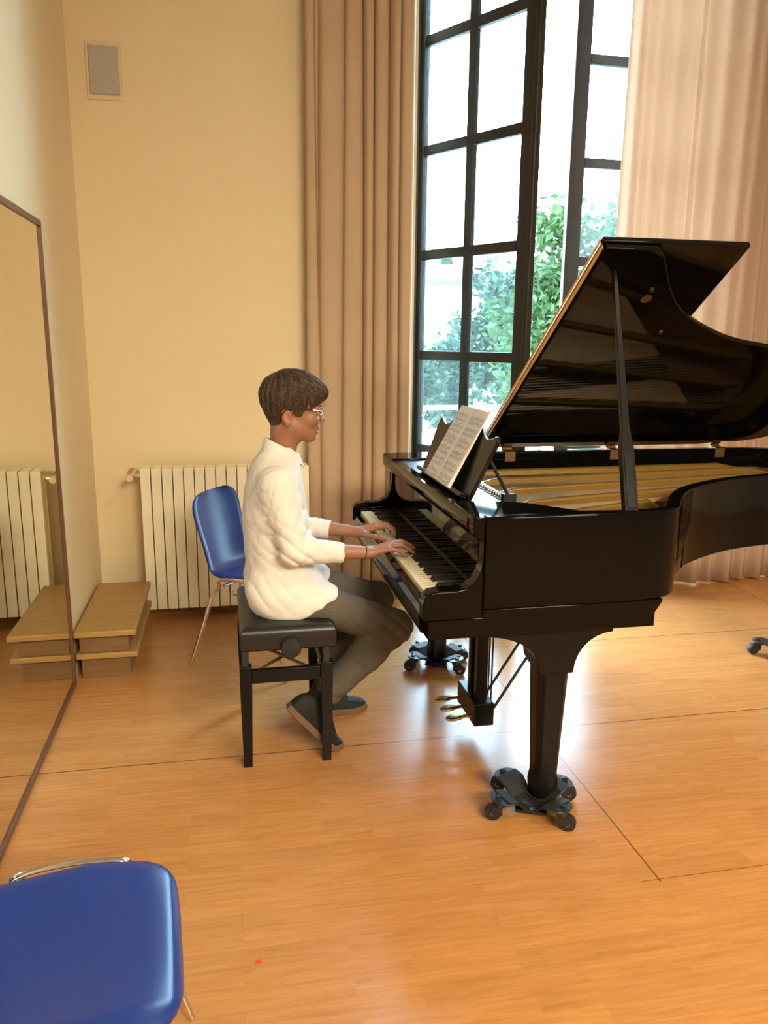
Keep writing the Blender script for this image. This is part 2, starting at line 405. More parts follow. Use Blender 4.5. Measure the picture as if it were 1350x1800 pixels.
tree('leafy_tree', (3.62, 12.8, .85), .62, .6, .85, 4000, .12, M['leaf2'], -3.4, 9, label='small low tree in front of the pale house wall', cat='tree', group='garden trees')
cy = empty('cypress_tree', (10.03, 36, -3.4), label='dark cypress top rising above the tiled roof far away', cat='tree')
r = random.Random(2); vs, fs = [], []
for i in range(2600):
    h = r.random(); z = lerp(1.5, 5.4, h); rad = .62*(1-h**3)*r.random()**.4; a = r.uniform(0, 2*PI)
    p = Vector((10.03+rad*math.cos(a), 36+rad*math.sin(a), z)); t = Vector((math.cos(a)*.4, math.sin(a)*.4, 1)).normalized(); u = t.cross(Vector((math.sin(a), -math.cos(a), 0)))
    u = Vector((-math.sin(a), math.cos(a), 0)); o = len(vs); s = .34
    vs += [p-u*s*.3, p+u*s*.3, p+t*s]; fs.append((o, o+1, o+2))
MBx = MB(); MBx.add(vs, fs); MBx.build('foliage', M['leaf2'], cy)
b = MB(); b.tube([(10.03, 36, -3.4), (10.03, 36, 3)], [.25, .1], 8); b.build('trunk', M['bark'], cy)
ho = empty('house', (5.5, 24, -3.4), label='pale house with low tiled roof behind the trees', cat='house')
b = MB(); b.box((-2, 24, -3.4), (14, 32, 3.25)); b.build('wall', M['house'], ho)
b = MB(); b.prism([(23.3, 3.2), (28, 3.95), (32.7, 3.2), (32.7, 3.35), (28, 4.15), (23.3, 3.38)], lambda a, bb, c: (-2.6+c, a, bb), 17.2); b.build('roof', M['tiles'], ho)
b = MB(); b.box((-2.5, 23.22, 3.12), (14.5, 23.34, 3.26)); b.build('gutter', M['darkwood'], ho)
b = MB(); b.box((8.3, 26, 3.9), (8.9, 26.6, 5.1)); b.build('chimney', M['house'], ho)

# ------------------------------------------------------------------ curtains
def curtain(name, path, z0, z1, m, flare, seed, **k):
    # path: function u in 0..1 -> (x, y); flare(x, y, z)
    r = random.Random(seed); nu, nz = 240, 26
    vs = []
    for i in range(nz+1):
        t = i/nz; z = lerp(z0, z1, t)
        for j in range(nu+1):
            vs.append((*flare(*path(j/nu, t), t), z))
    fs = [(i*(nu+1)+j, i*(nu+1)+j+1, (i+1)*(nu+1)+j+1, (i+1)*(nu+1)+j) for i in range(nz) for j in range(nu)]
    b = MB(); b.add(vs, fs); o = b.build(name, m, None, smooth=True, angle=180)
    sd = o.modifiers.new('solidify', 'SOLIDIFY'); sd.thickness = .0025
    return tag(o, **k)
LF = [.445, .503, .522, .63, .74, .80, .865, .93, 1.004]
LD = [.02, .010, .060, .050, .065, .045, .065, .045]
def left_path(u, t):
    q = u*(len(LF)-1); i = min(int(q), len(LF)-2); f = q-i
    b_ = lambda k: LF[k]+(.010*math.sin(k*2.1+2.4*t)+.006*math.sin(k*1.3+5*t))*(0 < k < len(LF)-1)
    x = lerp(b_(i), b_(i+1), f-.05*math.sin(2*PI*f)); a = LD[i]*(1+.15*math.sin(3*t+i))
    y = 4.325 - a*max(0, math.sin(PI*f))**.45 - .018*math.sin(2*PI*1.3*u+.6)
    return x, y
curtain('curtain', left_path, .03, 4.60, M['curtL'], lambda x, y, t: (x + .035*(1-t)*(x-.75), y), 3,
        label='long beige curtain bunched in deep folds left of the open window', cat='curtain')
RF = [2.225, 2.33, 2.40, 2.50, 2.63, 2.70, 2.82, 2.95, 3.03, 3.16, 3.30, 3.42, 3.58, 3.75]
RD = [.035, .012, .03, .045, .018, .03, .04, .02, .04, .03, .035, .04, .03]
def right_path(u, t):
    q = u*(len(RF)-1); i = min(int(q), len(RF)-2); f = q-i
    b_ = lambda k: RF[k]+(.016*math.sin(k*1.7+2.0*t)+.008*math.sin(k*2.9+4*t))*(k > 0)
    x = lerp(b_(i), b_(i+1), f); a = RD[i]*(1.5-.75*t)
    y = 4.366 - a*(.5-.5*math.cos(2*PI*f)) - .02*math.sin(2*PI*2.1*u)
    return x, y
curtain('curtain', right_path, .016, 4.60, M['curtR'], lambda x, y, t: (x + .03*(1-t)*(x-3.0), y), 4,
        label='pale translucent curtain hanging behind the raised piano lid', cat='curtain')

# ------------------------------------------------------------------ mirror, speaker, radiator, platforms
mir = empty('wall_mirror', (XL, 2.2, 0), label='large floor-standing wall mirror with thin brown wooden frame', cat='mirror')
MY0, MY1, MZ1 = .9, 3.435, 1.945
b = MB(); b.box((XL+.001, MY0+.012, .02), (XL+.012, MY1-.012, MZ1-.012)); b.build('glass', M['mirror'], mir)
b = MB(); b.box((XL+.001, MY1-.016, .004), (XL+.020, MY1, MZ1)); b.box((XL+.001, MY0, .004), (XL+.020, MY0+.016, MZ1)); b.box((XL+.001, MY0, MZ1-.022), (XL+.020, MY1, MZ1)); b.box((XL+.001, MY0, .004), (XL+.020, MY1, .022))
b.build('frame', M['brown'], mir, bevel=.002)
spk = empty('wall_speaker', (-.52, YB, 2.63), label='grey rectangular speaker set flush high in the back wall', cat='speaker')
sx0, sx1, sz0, sz1 = -.603, -.463, 2.665, 2.885
b = MB(); b.box((sx0-.014, YB-.008, sz0-.022), (sx1+.014, YB+.02, sz1+.022)); b.build('frame', M['cream'], spk, bevel=.004)
b = MB(); b.box((sx0, YB-.016, sz0), (sx1, YB-.004, sz1)); b.build('grille', M['grille'], spk, bevel=.006)

rad = empty('radiator', (0, 4.28, .06), label='cream sectional radiator along the back wall behind the blue chair', cat='radiator')
RX, RP, NR = -.452, .0553, 16
for i in range(NR):
    x = RX+i*RP; b = MB()
    b.box((x+.0015, 4.20, .065), (x+RP-.0035, 4.214, .835))        # front plate of the section
    b.box((x+.019, 4.214, .07), (x+RP-.019, 4.335, .815))        # web
    b.box((x+.006, 4.321, .07), (x+RP-.006, 4.335, .815))
    for z in (.10, .785): b.lathe([(.020, -.0278), (.020, .0278)], (x+RP/2, 4.275, z), 'x', 12)
    b.box((x+.004, 4.206, .822), (x+RP-.004, 4.325, .834))
    b.build('section', M['rad'], rad, bevel=.003)
b = MB(); b.tube([(-.445, 4.275, .785), (-.505, 4.275, .785)], .014, 12); b.tube([(-.505, 4.24, .785), (-.505, 4.275, .785), (-.505, 4.398, .785)], .011, 10); b.lathe([(.03, 0), (.03, .006), (.0, .008)], (-.505, 4.39, .785), 'y', 16)
v = b.build('valve', M['chrome'], rad, smooth=True)
b = MB(); b.lathe([(.017, 0), (.019, .006), (.019, .024), (.014, .032)], (-.505, 4.205, .785), 'y', 14); b.build('valve_knob', M['cream'], v, smooth=True)
for x in (-.30, .25):
    b = MB(); b.box((x, 4.30, .72), (x+.02, 4.398, .74)); b.build('bracket', M['rad'], rad)

def platform(z0, h, t, y0, label):
    o = empty('wooden_platform', (-.55, 3.9, z0), label=label, cat='platform', group='stacked wooden platforms')
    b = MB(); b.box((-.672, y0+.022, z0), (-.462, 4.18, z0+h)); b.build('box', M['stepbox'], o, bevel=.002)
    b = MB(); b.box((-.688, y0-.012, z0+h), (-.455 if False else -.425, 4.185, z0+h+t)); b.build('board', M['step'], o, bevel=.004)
platform(0, .100, .026, 3.475, 'lower wooden platform box of the stack in the corner, standing on the floor')
platform(.127, .082, .026, 3.455, 'upper wooden platform box of the stack in the corner, with the wide oak top showing')
b = MB(); b.box((.028, 1.676, 0), (.043, 1.686, .002)); tag(b.build('paper_scrap', M['redbit']), 'tiny red paper scrap lying on the wooden floor in front', 'scrap')

# ------------------------------------------------------------------ grand piano
pno = empty('grand_piano', (1.6, 2.8, 0), label='black polished grand piano with lid raised, facing the seated player', cat='piano')
YN, YS = 2.13, 3.50            # treble (near) side and spine
KT = .745                      # white key top
outer = smooth_path([(1.22, 2.13, 0), (1.31, 2.142, 0), (1.372, 2.18, 0), (1.43, 2.262, 0), (1.50, 2.362, 0), (1.60, 2.468, 0), (1.75, 2.567, 0), (1.93, 2.648, 0), (2.15, 2.70, 0), (2.40, 2.765, 0), (2.58, 2.86, 0), (2.70, 3.0, 0), (2.745, 3.16, 0), (2.715, 3.33, 0), (2.62, 3.45, 0), (2.50, 3.495, 0), (2.38, 3.50, 0)], 6)
outer = [(.7345, 2.13)] + [(p.x+.012*min(1, max(0, (p.x-1.22)/.15)), p.y) for p in outer] + [(.7345, 3.50)]
def offset(path, d):
    out = []
    for i, p in enumerate(path):
        a = Vector(path[max(i-1, 0)]); c = Vector(path[min(i+1, len(path)-1)]); t = (c-a).normalized(); n = Vector((-t.y, t.x))
        out.append((p[0]+n.x*d, p[1]+n.y*d))
    return out
inner = offset(outer, .045)
b = MB(); secs = []
for (x, y), (xi, yi) in zip(outer, inner): secs.append([(x, y, .716), (x, y, 1.0), (xi, yi, 1.0), (xi, yi, .716)])
b.loft(secs); b.build('case_rim', M['piano'], pno, bevel=.005, angle=50)
# soundboard and its red felt, iron plate with struts
b = MB(); b.prism([p for p in offset(outer, .04) if p[0] > 1.0], lambda a, c, d: (a, c, .80+d), .012); b.build('soundboard', M['sboard'], pno)
ri = offset(outer, .055); pl = [p for p in ri if p[0] >= .95]
pl = [(.95, 2.185)]+pl[0:]+[(.95, 3.445)] if pl else pl
plate = MB()
inn = offset(outer, .15); 
ring_o = [p for p in offset(outer, .047) if p[0] > 1.16]; ring_i = [p for p in inn if p[0] > 1.16]
secs = []
for q, pi_ in zip(offset(outer, .047), inn):
    if q[0] < 1.0: continue
    secs.append([(q[0], q[1], .868), (q[0], q[1], .905), (pi_[0], pi_[1], .893), (pi_[0], pi_[1], .868)])
plate.loft(secs)
plate.box((.985, 2.18, .868), (1.20, 3.45, .905))
plate_o = plate.build('iron_plate', M['gold'], pno, bevel=.006)
for (x0, y0), (x1, y1), rr in (((1.02, 3.30), (2.45, 3.36), .018), ((1.02, 3.08), (2.50, 3.24), .018), ((1.02, 2.86), (2.52, 3.10), .018), ((1.02, 2.62), (1.98, 2.84), .019), ((1.02, 2.40), (1.56, 2.60), .018)):
    s = MB(); d = (Vector((x1, y1, 0))-Vector((x0, y0, 0)))
    s.loft([[(x0+d.x*t, y0+d.y*t-rr, .895), (x0+d.x*t, y0+d.y*t+rr, .895), (x0+d.x*t, y0+d.y*t+rr*.7, .895+hh), (x0+d.x*t, y0+d.y*t-rr*.7, .895+hh)] for t, hh in ((0, .03), (.05, .048), (.9, .048), (1, .02))])
    s.build('strut', M['gold'], plate_o, bevel=.008)
st = MB()
for i in range(84):
    t = i/83; y = lerp(2.27, 3.40, t); L = min(.25+1.15*t**1.6+.1*t, 1.38); x1 = 1.10+L; y1 = y-.0+ (-.10 if t > .72 else .05)*L*.6
    if y1 < np.interp(x1, [p[0] for p in inner if p[1] < 3.1], [p[1] for p in inner if p[1] < 3.1])+.06: y1 = np.interp(x1, [p[0] for p in inner if p[1] < 3.1], [p[1] for p in inner if p[1] < 3.1])+.06
    for dy in ((-.0022, .0022) if t < .75 else (0,)):
        st.tube([(1.03, y+dy, .918), (x1, y1+dy, .912)], .0008 if t < .75 else .0016, 4, caps=False)
tag(st.build('strings', M['string'], pno), kind='stuff')
# pin block, tuning pins and the dark well in front of them
b = MB(); b.box((.80, 2.18, .86), (1.00, 3.452, .925)); b.build('pin_block', M['rubber'], pno, bevel=.003)
pins = MB()
for i in range(76):
    y = 2.40+i*.0132
    for x in (.90, .93, .96): pins.lathe([(.0032, .92), (.0032, .958)], (x+(i % 2)*.012, y, 0), 'z', 6)
tag(pins.build('tuning_pins', M['string'], pno), kind='stuff')
b = MB(); b.box((.975, 2.38, .905), (1.0, 3.45, .952)); b.build('plate_flange', M['gold'], pno, bevel=.004)
# desk shelf, near and far arm tops
b = MB()
b.prism([(.70, 2.150), (.70, 2.36), (.79, 2.37), (.93, 2.32), (1.05, 2.18), (1.22, 2.165), (1.22, 2.150)], lambda a, c, d: (a, c, .968+d), .0325); b.build('arm_top', M['piano'], pno, bevel=.004)
b = MB(); b.prism([(.70, 3.48), (.70, 3.30), (.80, 3.29), (.93, 3.34), (1.05, 3.45), (1.22, 3.465), (1.22, 3.48)][::-1], lambda a, c, d: (a, c, .968+d), .0325); b.build('arm_top', M['piano'], pno, bevel=.004)
b = MB(); b.box((.715, 2.36, .972), (.87, 3.30, .992)); b.build('desk_shelf', M['satin'], pno, bevel=.002)
b = MB()
prof = [(.735, .925), (.712, .930), (.700, .945), (.694, .965), (.694, .985), (.700, .995), (.735, .995)]
b.loft([[(x, y, z) for x, z in prof] for y in (2.187, 3.447)]); b.build('top_rail', M['piano'], pno, bevel=.002)
b = MB(); b.box((.738, 2.187, .752), (.752, 3.447, .930)); b.build('fallboard', M['piano'], pno, bevel=.002)
b = MB(); b.box((.730, 2.187, .752), (.738, 3.447, .759)); b.build('name_felt', M['satin'], pno)
# end cheeks with the sweeping arm profile
def cheek(y0, y1):
    pr = [(.552, .690), (.550, .745), (.556, .764), (.572, .776), (.600, .780), (.650, .780), (.682, .786), (.707, .802), (.724, .832), (.732, .87), (.733, .925), (.712, .930), (.70, .945), (.697, .968), (.697, 1.0), (.734, 1.0), (.734, .690)]
    b = MB(); b.prism(pr, lambda a, c, d: (a, y0+d, c), y1-y0); b.build('cheek', M['piano'], pno, bevel=.004)
cheek(2.13, 2.187); cheek(3.447, 3.50)
for y0, y1 in ((2.187, 2.198), (3.428, 3.447)):
    b = MB(); b.box((.578, y0, .70), (.735, y1, .762)); b.build('key_block', M['piano'], pno, bevel=.004)
b = MB()
b.prism([(.567, .628), (.567, .690), (.735, .690), (.735, .716), (1.33, .716), (1.315, .690), (1.304, .675), (1.304, .628)], lambda a, c, d: (a, 2.132+d, c), 1.364); b.build('key_bed', M['piano'], pno, bevel=.004)
b = MB(); b.prism([(.560, .632), (.553, .645), (.553, .70), (.560, .712), (.560, .728), (.580, .730), (.580, .632)], lambda a, c, d: (a, 2.187+d, c), 1.26); b.build('key_slip', M['piano'], pno, bevel=.002)
# keys
KY1 = 3.4265; WK = (KY1-2.200)/52
for i in range(52):
    y = KY1-(i+1)*WK
    b = MB(); b.box((.584, y+.0006, .722), (.735, y+WK-.0006, KT)); b.build('white_key', M['ivory'], pno, bevel=.0015, seg=1)
for i in range(51):
    if (i % 7) in (0, 2, 3, 5, 6):
        y = KY1-(i+1)*WK
        b = MB(); b.loft([[(.630, y-.0055, KT-.004), (.735, y-.0055, KT-.004), (.735, y+.0055, KT-.004), (.630, y+.0055, KT-.004)], [(.637, y-.0045, KT+.012), (.735, y-.0045, KT+.012), (.735, y+.0045, KT+.012), (.637, y+.0045, KT+.012)]]); b.build('black_key', M['ebony'], pno, bevel=.0012, seg=1)
# music desk
desk_tilt = math.atan2(.085, .21)
def D(y, h, d): return (.762+h*math.sin(desk_tilt)+d*math.cos(desk_tilt), y, .994+h*math.cos(desk_tilt)-d*math.sin(desk_tilt))
pr = [(2.405, 0), (3.030, 0), (3.060, .195), (3.062, .215), (3.052, .228), (3.035, .226), (3.005, .214), (2.965, .208), (2.92, .218), (2.88, .240), (2.83, .25), (2.60, .25), (2.55, .240), (2.51, .218), (2.465, .208), (2.425, .214), (2.395, .226), (2.378, .228), (2.368, .215), (2.370, .195)]
b = MB(); b.prism(pr, D, .014); dk = b.build('music_desk', M['satin'], pno, bevel=.003)
b = MB(); b.prism([(2.42, .001), (3.015, .001), (3.015, .016), (2.42, .016)], lambda a, c, d: D(a, c, d-.028), .028); b.build('ledge', M['satin'], dk, bevel=.002)
for y in (2.47, 2.95):
    b = MB(); b.tube([D(y, .17, .014), (.925, y, .995)], .006, 8); b.box((.905, y-.014, .925), (.95, y+.014, 1.0)); b.build('desk_support', M['metalblack'], dk)
# lid: hinged at the spine, front flap folded back on top of it
LA = math.radians(34.9)
hY, hZ = 3.512, 1.012
def LID(x, v, wv): return (x, hY - v*math.cos(LA) + wv*math.sin(LA), hZ + v*math.sin(LA) + wv*math.cos(LA))
near = [(x, hY-(y-.012)) for x, y in outer if x > 1.33]
poly = [(1.188, 0), (1.188, 1.362), (1.33, 1.362)] + [(x+.008, min(v, 1.362)) for x, v in near if v > .02] + [(2.3, 0)]
b = MB(); b.prism(poly, LID, .020); lid = b.build('lid', M['piano'], pno, bevel=.004)
b = MB(); b.prism([(1.180, .0), (1.180, 1.367), (1.70, 1.367), (1.70, .0)], lambda a, c, d: LID(a, c, .0245+d), .020); b.build('lid_flap', M['piano'], lid, bevel=.004)
b = MB()
for o_ in (.004, .0285): b.prism([(1.176, .02), (1.176, 1.355), (1.1795, 1.355), (1.1795, .02)], lambda a, c, d: LID(a, c, o_+d), .012)
b.tube([LID(1.1765, .02, .0225), LID(1.1765, 1.355, .0225)], .0042, 8); b.build('long_hinge', M['brass'], lid)
for x in (1.27, 1.80, 2.36):
    b = MB(); b.prism([(x, 0), (x+.05, 0), (x+.05, .035), (x, .035)], lambda a, c, d: LID(a, c, -.003+d), .003); b.box((x, 3.4515, .955), (x+.05, 3.4555, 1.004)); b.box((x, 3.4515, 1.0005), (x+.05, 3.502, 1.004)); b.tube([(x, 3.502, 1.006), (x+.05, 3.502, 1.006)], .005, 8); b.build('lid_hinge', M['olddbrass'], pno)
for x, v in ((1.44, 1.17), (1.60, .93)):
    b = MB(); b.lathe([(.010, 0), (.008, -.008)], (0, 0, 0), 'z', 12); b.v = [LID(x+p[0], v+p[1], p[2]) for p in b.v]; b.build('rubber_button', M['rubber'], lid)
b = MB(); b.v = []; bb = MB(); bb.lathe([(.020, 0), (.020, -.003), (.012, -.004)], (0, 0, 0), 'z', 18); bb.v = [LID(1.445+p[0], 1.12+p[1], p[2]) for p in bb.v]; bb.build('prop_cup', M['olddbrass'], lid)
# prop stick
p0, p1 = Vector((1.212, 2.168, .985)), Vector(LID(1.262, 1.255, .0))
ax = (p1-p0); Lp = ax.length; ax.normalize(); px_ = (Vector((1, 0, 0))-ax*ax.x).normalized(); py_ = ax.cross(px_)
def ring(t, w_, d_):
    c = p0+ax*(Lp*t); return [c+px_*w_*sx+py_*d_*sy for sx, sy in ((-1, -1), (1, -1), (1, 1), (-1, 1))]
b = MB(); b.loft([ring(t, w_/2, d_/2) for t, w_, d_ in ((0, .046, .024), (.25, .044, .024), (.28, .040, .022), (.335, .026, .02), (.6, .022, .018), (.985, .014, .014), (1, .012, .012))]); pp = b.build('lid_prop', M['satin'], pno, bevel=.002)
b = MB(); b.loft([ring(t, .016, .014) for t in (.02, .24)]); b.build('short_prop', M['satin'], pp, bevel=.002)
# legs
def leg(cx, cy, capital):
    b = MB(); secs = []
    for z, w_, d_ in ((.030, .074, .074), (.050, .084, .084), (.075, .087, .087), (.095, .083, .083), (.11, .078, .078), (.13, .079, .079), (.48, .106, .106), (.53, .112, .112), (.628, .116, .116)):
        h, q = w_/2, w_/2*.62
        secs.append([(cx+x, cy+y, z) for x, y in ((-q, -h), (q, -h), (h, -q), (h, q), (q, h), (-q, h), (-h, q), (-h, -q))])
    b.loft(secs); lg = b.build('leg', M['satin'], pno, bevel=.003, angle=25)
    if capital:
        pr = [(cx-.255, .628), (cx-.255, .620)] + [(cx-.255+.19*math.sin(t*PI/2), .618-.11*(1-math.cos(t*PI/2))) for t in np.linspace(.1, 1, 8)] + [(cx-.052, .48), (cx+.052, .48)] + [(cx+.056+.124*(1-math.cos(t*PI/2)), .485+.125*math.sin(t*PI/2)) for t in np.linspace(0, 1, 8)] + [(cx+.185, .628)]
        c = MB(); c.prism(pr, lambda a, bb, d: (a, cy-.062+d, bb), .124); c.build('leg_bracket', M['satin'], lg, bevel=.003)
    return lg
LEGS = [(.995, 2.215), (.940, 3.365), (2.655, 3.16)]
leg(*LEGS[0], True); leg(*LEGS[1], True)
b = MB(); secs = []
for z, w_ in ((.03, .082), (.05, .094), (.095, .094), (.11, .088), (.48, .13), (.72, .136)):
    h, q = w_/2, w_/2*.62; cx, cy = LEGS[2]
    secs.append([(cx+x, cy+y, z) for x, y in ((-q, -h), (q, -h), (h, -q), (h, q), (q, h), (-q, h), (-h, q), (-h, -q))])
b.loft(secs); b.build('leg', M['satin'], pno, bevel=.003, angle=25)
# under-frame beams
b = MB(); b.box((1.28, 2.25, .70), (1.36, 3.46, .80)); 
b.loft([[(1.0, 3.30, .70), (1.0, 3.38, .70), (1.0, 3.38, .80), (1.0, 3.30, .80)], [(2.6, 3.12, .70), (2.6, 3.2, .70), (2.6, 3.2, .80), (2.6, 3.12, .80)]]); b.build('beam', M['satin'], pno)
# pedal lyre
ly = MB(); LX = .918
for y in (2.655, 2.735): ly.box((LX-.022, y-.017, .17), (LX+.022, y+.017, .63))
ly.box((LX-.05, 2.60, .605), (LX+.05, 2.79, .63))
ly_o = ly.build('pedal_lyre', M['satin'], pno, bevel=.004)
b = MB(); b.box((LX-.042, 2.590, .085), (LX+.035, 2.815, .175)); b.build('pedal_box', M['satin'], ly_o, bevel=.004)
for y in (2.615, 2.695, 2.775):
    b = MB(); secs = []
    for x, w_, z, t in ((.885, .008, .121, .006), (.860, .008, .122, .006), (.840, .0105, .121, .006), (.825, .015, .119, .006), (.805, .019, .117, .006), (.788, .018, .116, .006), (.778, .012, .1155, .0055), (.772, .005, .115, .004)):
        secs.append([(x, y+1.15*w_*math.cos(a), z+t*math.copysign(abs(math.sin(a))**.45, math.sin(a))) for a in np.linspace(0, 2*PI, 16, endpoint=False)])
    b.loft(secs); b.build('pedal', M['brass'], ly_o, smooth=True)
for y in (2.66, 2.695, 2.73):
    b = MB(); b.tube([(LX+.045, y, .13), (LX+.045, y, .63)], .0035, 8); b.build('pedal_rod', M['metalblack'], ly_o, smooth=True)
for y in (2.64, 2.75):
    b = MB(); b.tube([(LX+.05, y, .13), (LX+.22, y, .40), (LX+.36, y, .62)], .0055, 8); b.build('brace', M['metalblack'], ly_o, smooth=True)

# ------------------------------------------------------------------ piano dollies
def dolly(loc, rz, label, foot=(0, 0)):
    o = empty('piano_dolly', loc, rz, label=label, cat='dolly', group='dollies under the piano legs')
    b = MB(); fx, fy = foot[0]*math.cos(rz)+foot[1]*math.sin(rz), -foot[0]*math.sin(rz)+foot[1]*math.cos(rz)
    b.lathe([(.0, .012), (.050, .012), (.053, .018), (.053, .034), (.049, .034), (.047, .026), (0, .026)], (fx, fy, 0), 'z', 20); b.box((-.05, -.05, .014), (.05, .05, .022)); b.build('cup', M['metalblack'], o, local=True, smooth=True)
    for k in range(4):
        a = PI/4+k*PI/2+(.10 if k % 2 else -.10); ca, sa = math.cos(a), math.sin(a)
        def A(r_, s_, z): return (r_*ca-s_*sa, r_*sa+s_*ca, z)
        b = MB(); secs = []
        for r_, w_, z in ((.02, .040, .018), (.048, .044, .024), (.084, .047, .060), (.100, .047, .066), (.125, .045, .066), (.140, .035, .066), (.149, .020, .066), (.152, .005, .066)):
            secs.append([A(r_, -w_, z), A(r_, w_, z), A(r_, w_, z+.006), A(r_, -w_, z+.006)])
        b.loft(secs); arm = b.build('arm', M['metalblack'], o, local=True, bevel=.0015)
        b = MB(); b.loft([[A(r_, -w_, z), A(r_, w_, z), A(r_, w_, z+.003), A(r_, -w_, z+.003)] for r_, w_, z in ((.046, .041, .030), (.082, .044, .0665), (.118, .044, .0725))]); b.build('grip_pad', M['rubber'], arm, local=True)
        b = MB(); b.lathe([(.010, .094), (.010, .099), (.004, .101)], A(.132, 0, -.021), 'z', 12); b.build('bolt', M['chrome'] if k == 9 else M['metalblack'], arm, local=True)
        wa = a+.6*(1 if k % 2 else -1); c = Vector(A(.136, 0, .026)); wd = Vector((math.cos(wa), math.sin(wa), 0)); wc = c+wd*.012; wy = Vector((-wd.y, wd.x, 0))
        b = MB(); b.lathe([(.020, .046), (.020, .066)], A(.128, 0, 0), 'z', 12)
        for s_ in (-1, 1): b.loft([[c+wy*s_*.018+wd*q+Vector((0, 0, z)) for q in (-.018, .018)] + [c+wy*s_*.015+wd*q+Vector((0, 0, z)) for q in (.018, -.018)] for z in (-.004, .022)])
        cs = b.build('caster', M['metalblack'], arm, local=True)
        b = MB(); b.lathe([(.010, -.013), (.024, -.013), (.026, -.009), (.026, .009), (.024, .013), (.010, .013)], (0, 0, 0), 'z', 20)
        b.v = [wc+wd*p[0]+Vector((0, 0, 1))*p[1]+wy*p[2] for p in b.v]; b.build('wheel', M['rubber'], cs, local=True, smooth=True)
        b = MB(); b.lathe([(.008, -.016), (.008, .016)], (0, 0, 0), 'z', 12); b.v = [wc+wd*p[0]+Vector((0, 0, 1))*p[1]+wy*p[2] for p in b.v]; b.build('hub', M['chrome'], cs, local=True)
    return o
dolly((LEGS[0][0]-.052, LEGS[0][1]-.040, 0), math.radians(-25), 'black four-wheel dolly under the near front piano leg', (.052, .040))
dolly((LEGS[1][0], LEGS[1][1], 0), math.radians(-21), 'black four-wheel dolly under the far front piano leg beyond the pedals')
dolly((LEGS[2][0], LEGS[2][1], 0), math.radians(8), 'black four-wheel dolly under the piano tail leg at the picture edge')

# ------------------------------------------------------------------ sheet music
def SHT(y, h, d): return (.735+h*math.sin(.50)*1.0+d*math.cos(.5), y, 1.0135+h*math.cos(.50)-d*math.sin(.5))
SM = empty('sheet_music', (.735, 2.69, 1.0125), label='open booklet of printed sheet music propped on the music desk', cat='sheet music')
def page(y0, y1, name, lift, thick):
    b = MB(); n = 8; H = .288
    secs = []
    for i in range(n+1):
        t = i/n; y = lerp(y0, y1, t); cv = lift(t)
        secs.append([SHT(y, 0, -cv), SHT(y, H, -cv*.4), SHT(y, H, -cv*.4+.0015+thick*0), SHT(y, 0, -cv+.0015+thick)])
    b.loft(secs); p = b.build(name, M['paper'], SM, smooth=True, angle=40)
    ink = MB()
    def q(t0, t1, h0, h1):
        def pt(t, h):
            cv = lift(t); return SHT(lerp(y0, y1, t), h, -(cv*lerp(1, .4, h/H))-.0006)
        k = 6 if abs(t1-t0) > .2 else 1
        for j in range(k):
            a, c = lerp(t0, t1, j/k), lerp(t0, t1, (j+1)/k)
            ink.add([pt(a, h0), pt(c, h0), pt(c, h1), pt(a, h1)], [(0, 1, 2, 3)])
    r = random.Random(int(y0*1000))
    for s_ in range(6):
        hb = .252-s_*.045
        for st_ in (0, .019):
            for l_ in range(5):
                q(.10, .92, hb-st_+l_*.0024-.0048, hb-st_+l_*.0024-.0044)
            nn = 22
            for kx in range(nn):
                t = .14+.76*kx/nn; h = hb-st_+r.uniform(-.006, .007)
                if r.random() < .62:
                    q(t, t+.014, h-.0010, h+.0010); q(t+.011, t+.0135, h, h+.007)
                    if kx % 3 == 0: q(t, t+.09, h+.0062, h+.0072)
        for t in (.10, .3, .51, .72, .92): q(t-.001, t+.002, hb-.024, hb+.005)
    ink.build('notation', M['ink'], p)
page(2.864, 2.704, 'page', lambda t: .012*math.sin(t*PI)*.6+.001, .004)
page(2.702, 2.528, 'page', lambda t: .012*math.sin(t*PI*.8)+.001, .010)

# ------------------------------------------------------------------ piano bench
bn = empty('piano_bench', (.19, 2.85, 0), label='black leatherette piano bench under the seated player', cat='bench')
BX0, BX1, BY0, BY1 = .022, .358, 2.60, 3.12
b = MB(); secs = []
for z, ins in ((.438, .004), (.440, 0), (.500, -.002), (.512, .004), (.522, .020), (.526, .05)):
    secs.append([(x, y, z) for x, y in ((BX0+ins, BY0+ins), (BX1-ins, BY0+ins), (BX1-ins, BY1-ins), (BX0+ins, BY1-ins))])
b.loft(secs); st_ = b.build('seat', M['leather'], bn, bevel=.008, seg=3)
for x in (.11, .27):
    for y in (2.72, 2.86, 3.0):
        c = MB(); c.lathe([(.008, .524), (.010, .5275), (.004, .530)], (x, y, 0), 'z', 12); c.build('button', M['leather'], st_, smooth=True)
for x in (.038, .322):
    for y in (2.612, 3.068):
        c = MB(); dx = -.003 if x < .1 else .003
        c.loft([[(x+ox+o*(sx*.5), y+oy, z) for sx in (0,) for ox, oy in ((-w_/2, -w_/2), (w_/2, -w_/2), (w_/2, w_/2), (-w_/2, w_/2))] for z, w_, o in ((0, .030, 0), (.30, .042, 0), (.385, .042, 0))])
        c.v = [(px, py, pz) for px, py, pz in c.v]; lg = c.build('leg', M['satin'], bn, bevel=.002)
        c = MB(); c.box((x-.011, y-.011, .385), (x+.011, y+.011, .440)); c.build('post', M['metalblack'], lg)
for y in (2.612, 3.068):
    c = MB(); c.box((.059, y-.010, .318), (.301, y+.010, .368)); c.build('rail', M['satin'], bn, bevel=.002)
for x in (.038, .322):
    c = MB(); c.box((x-.010, 2.633, .318), (x+.010, 3.047, .368)); c.build('rail', M['satin'], bn, bevel=.002)
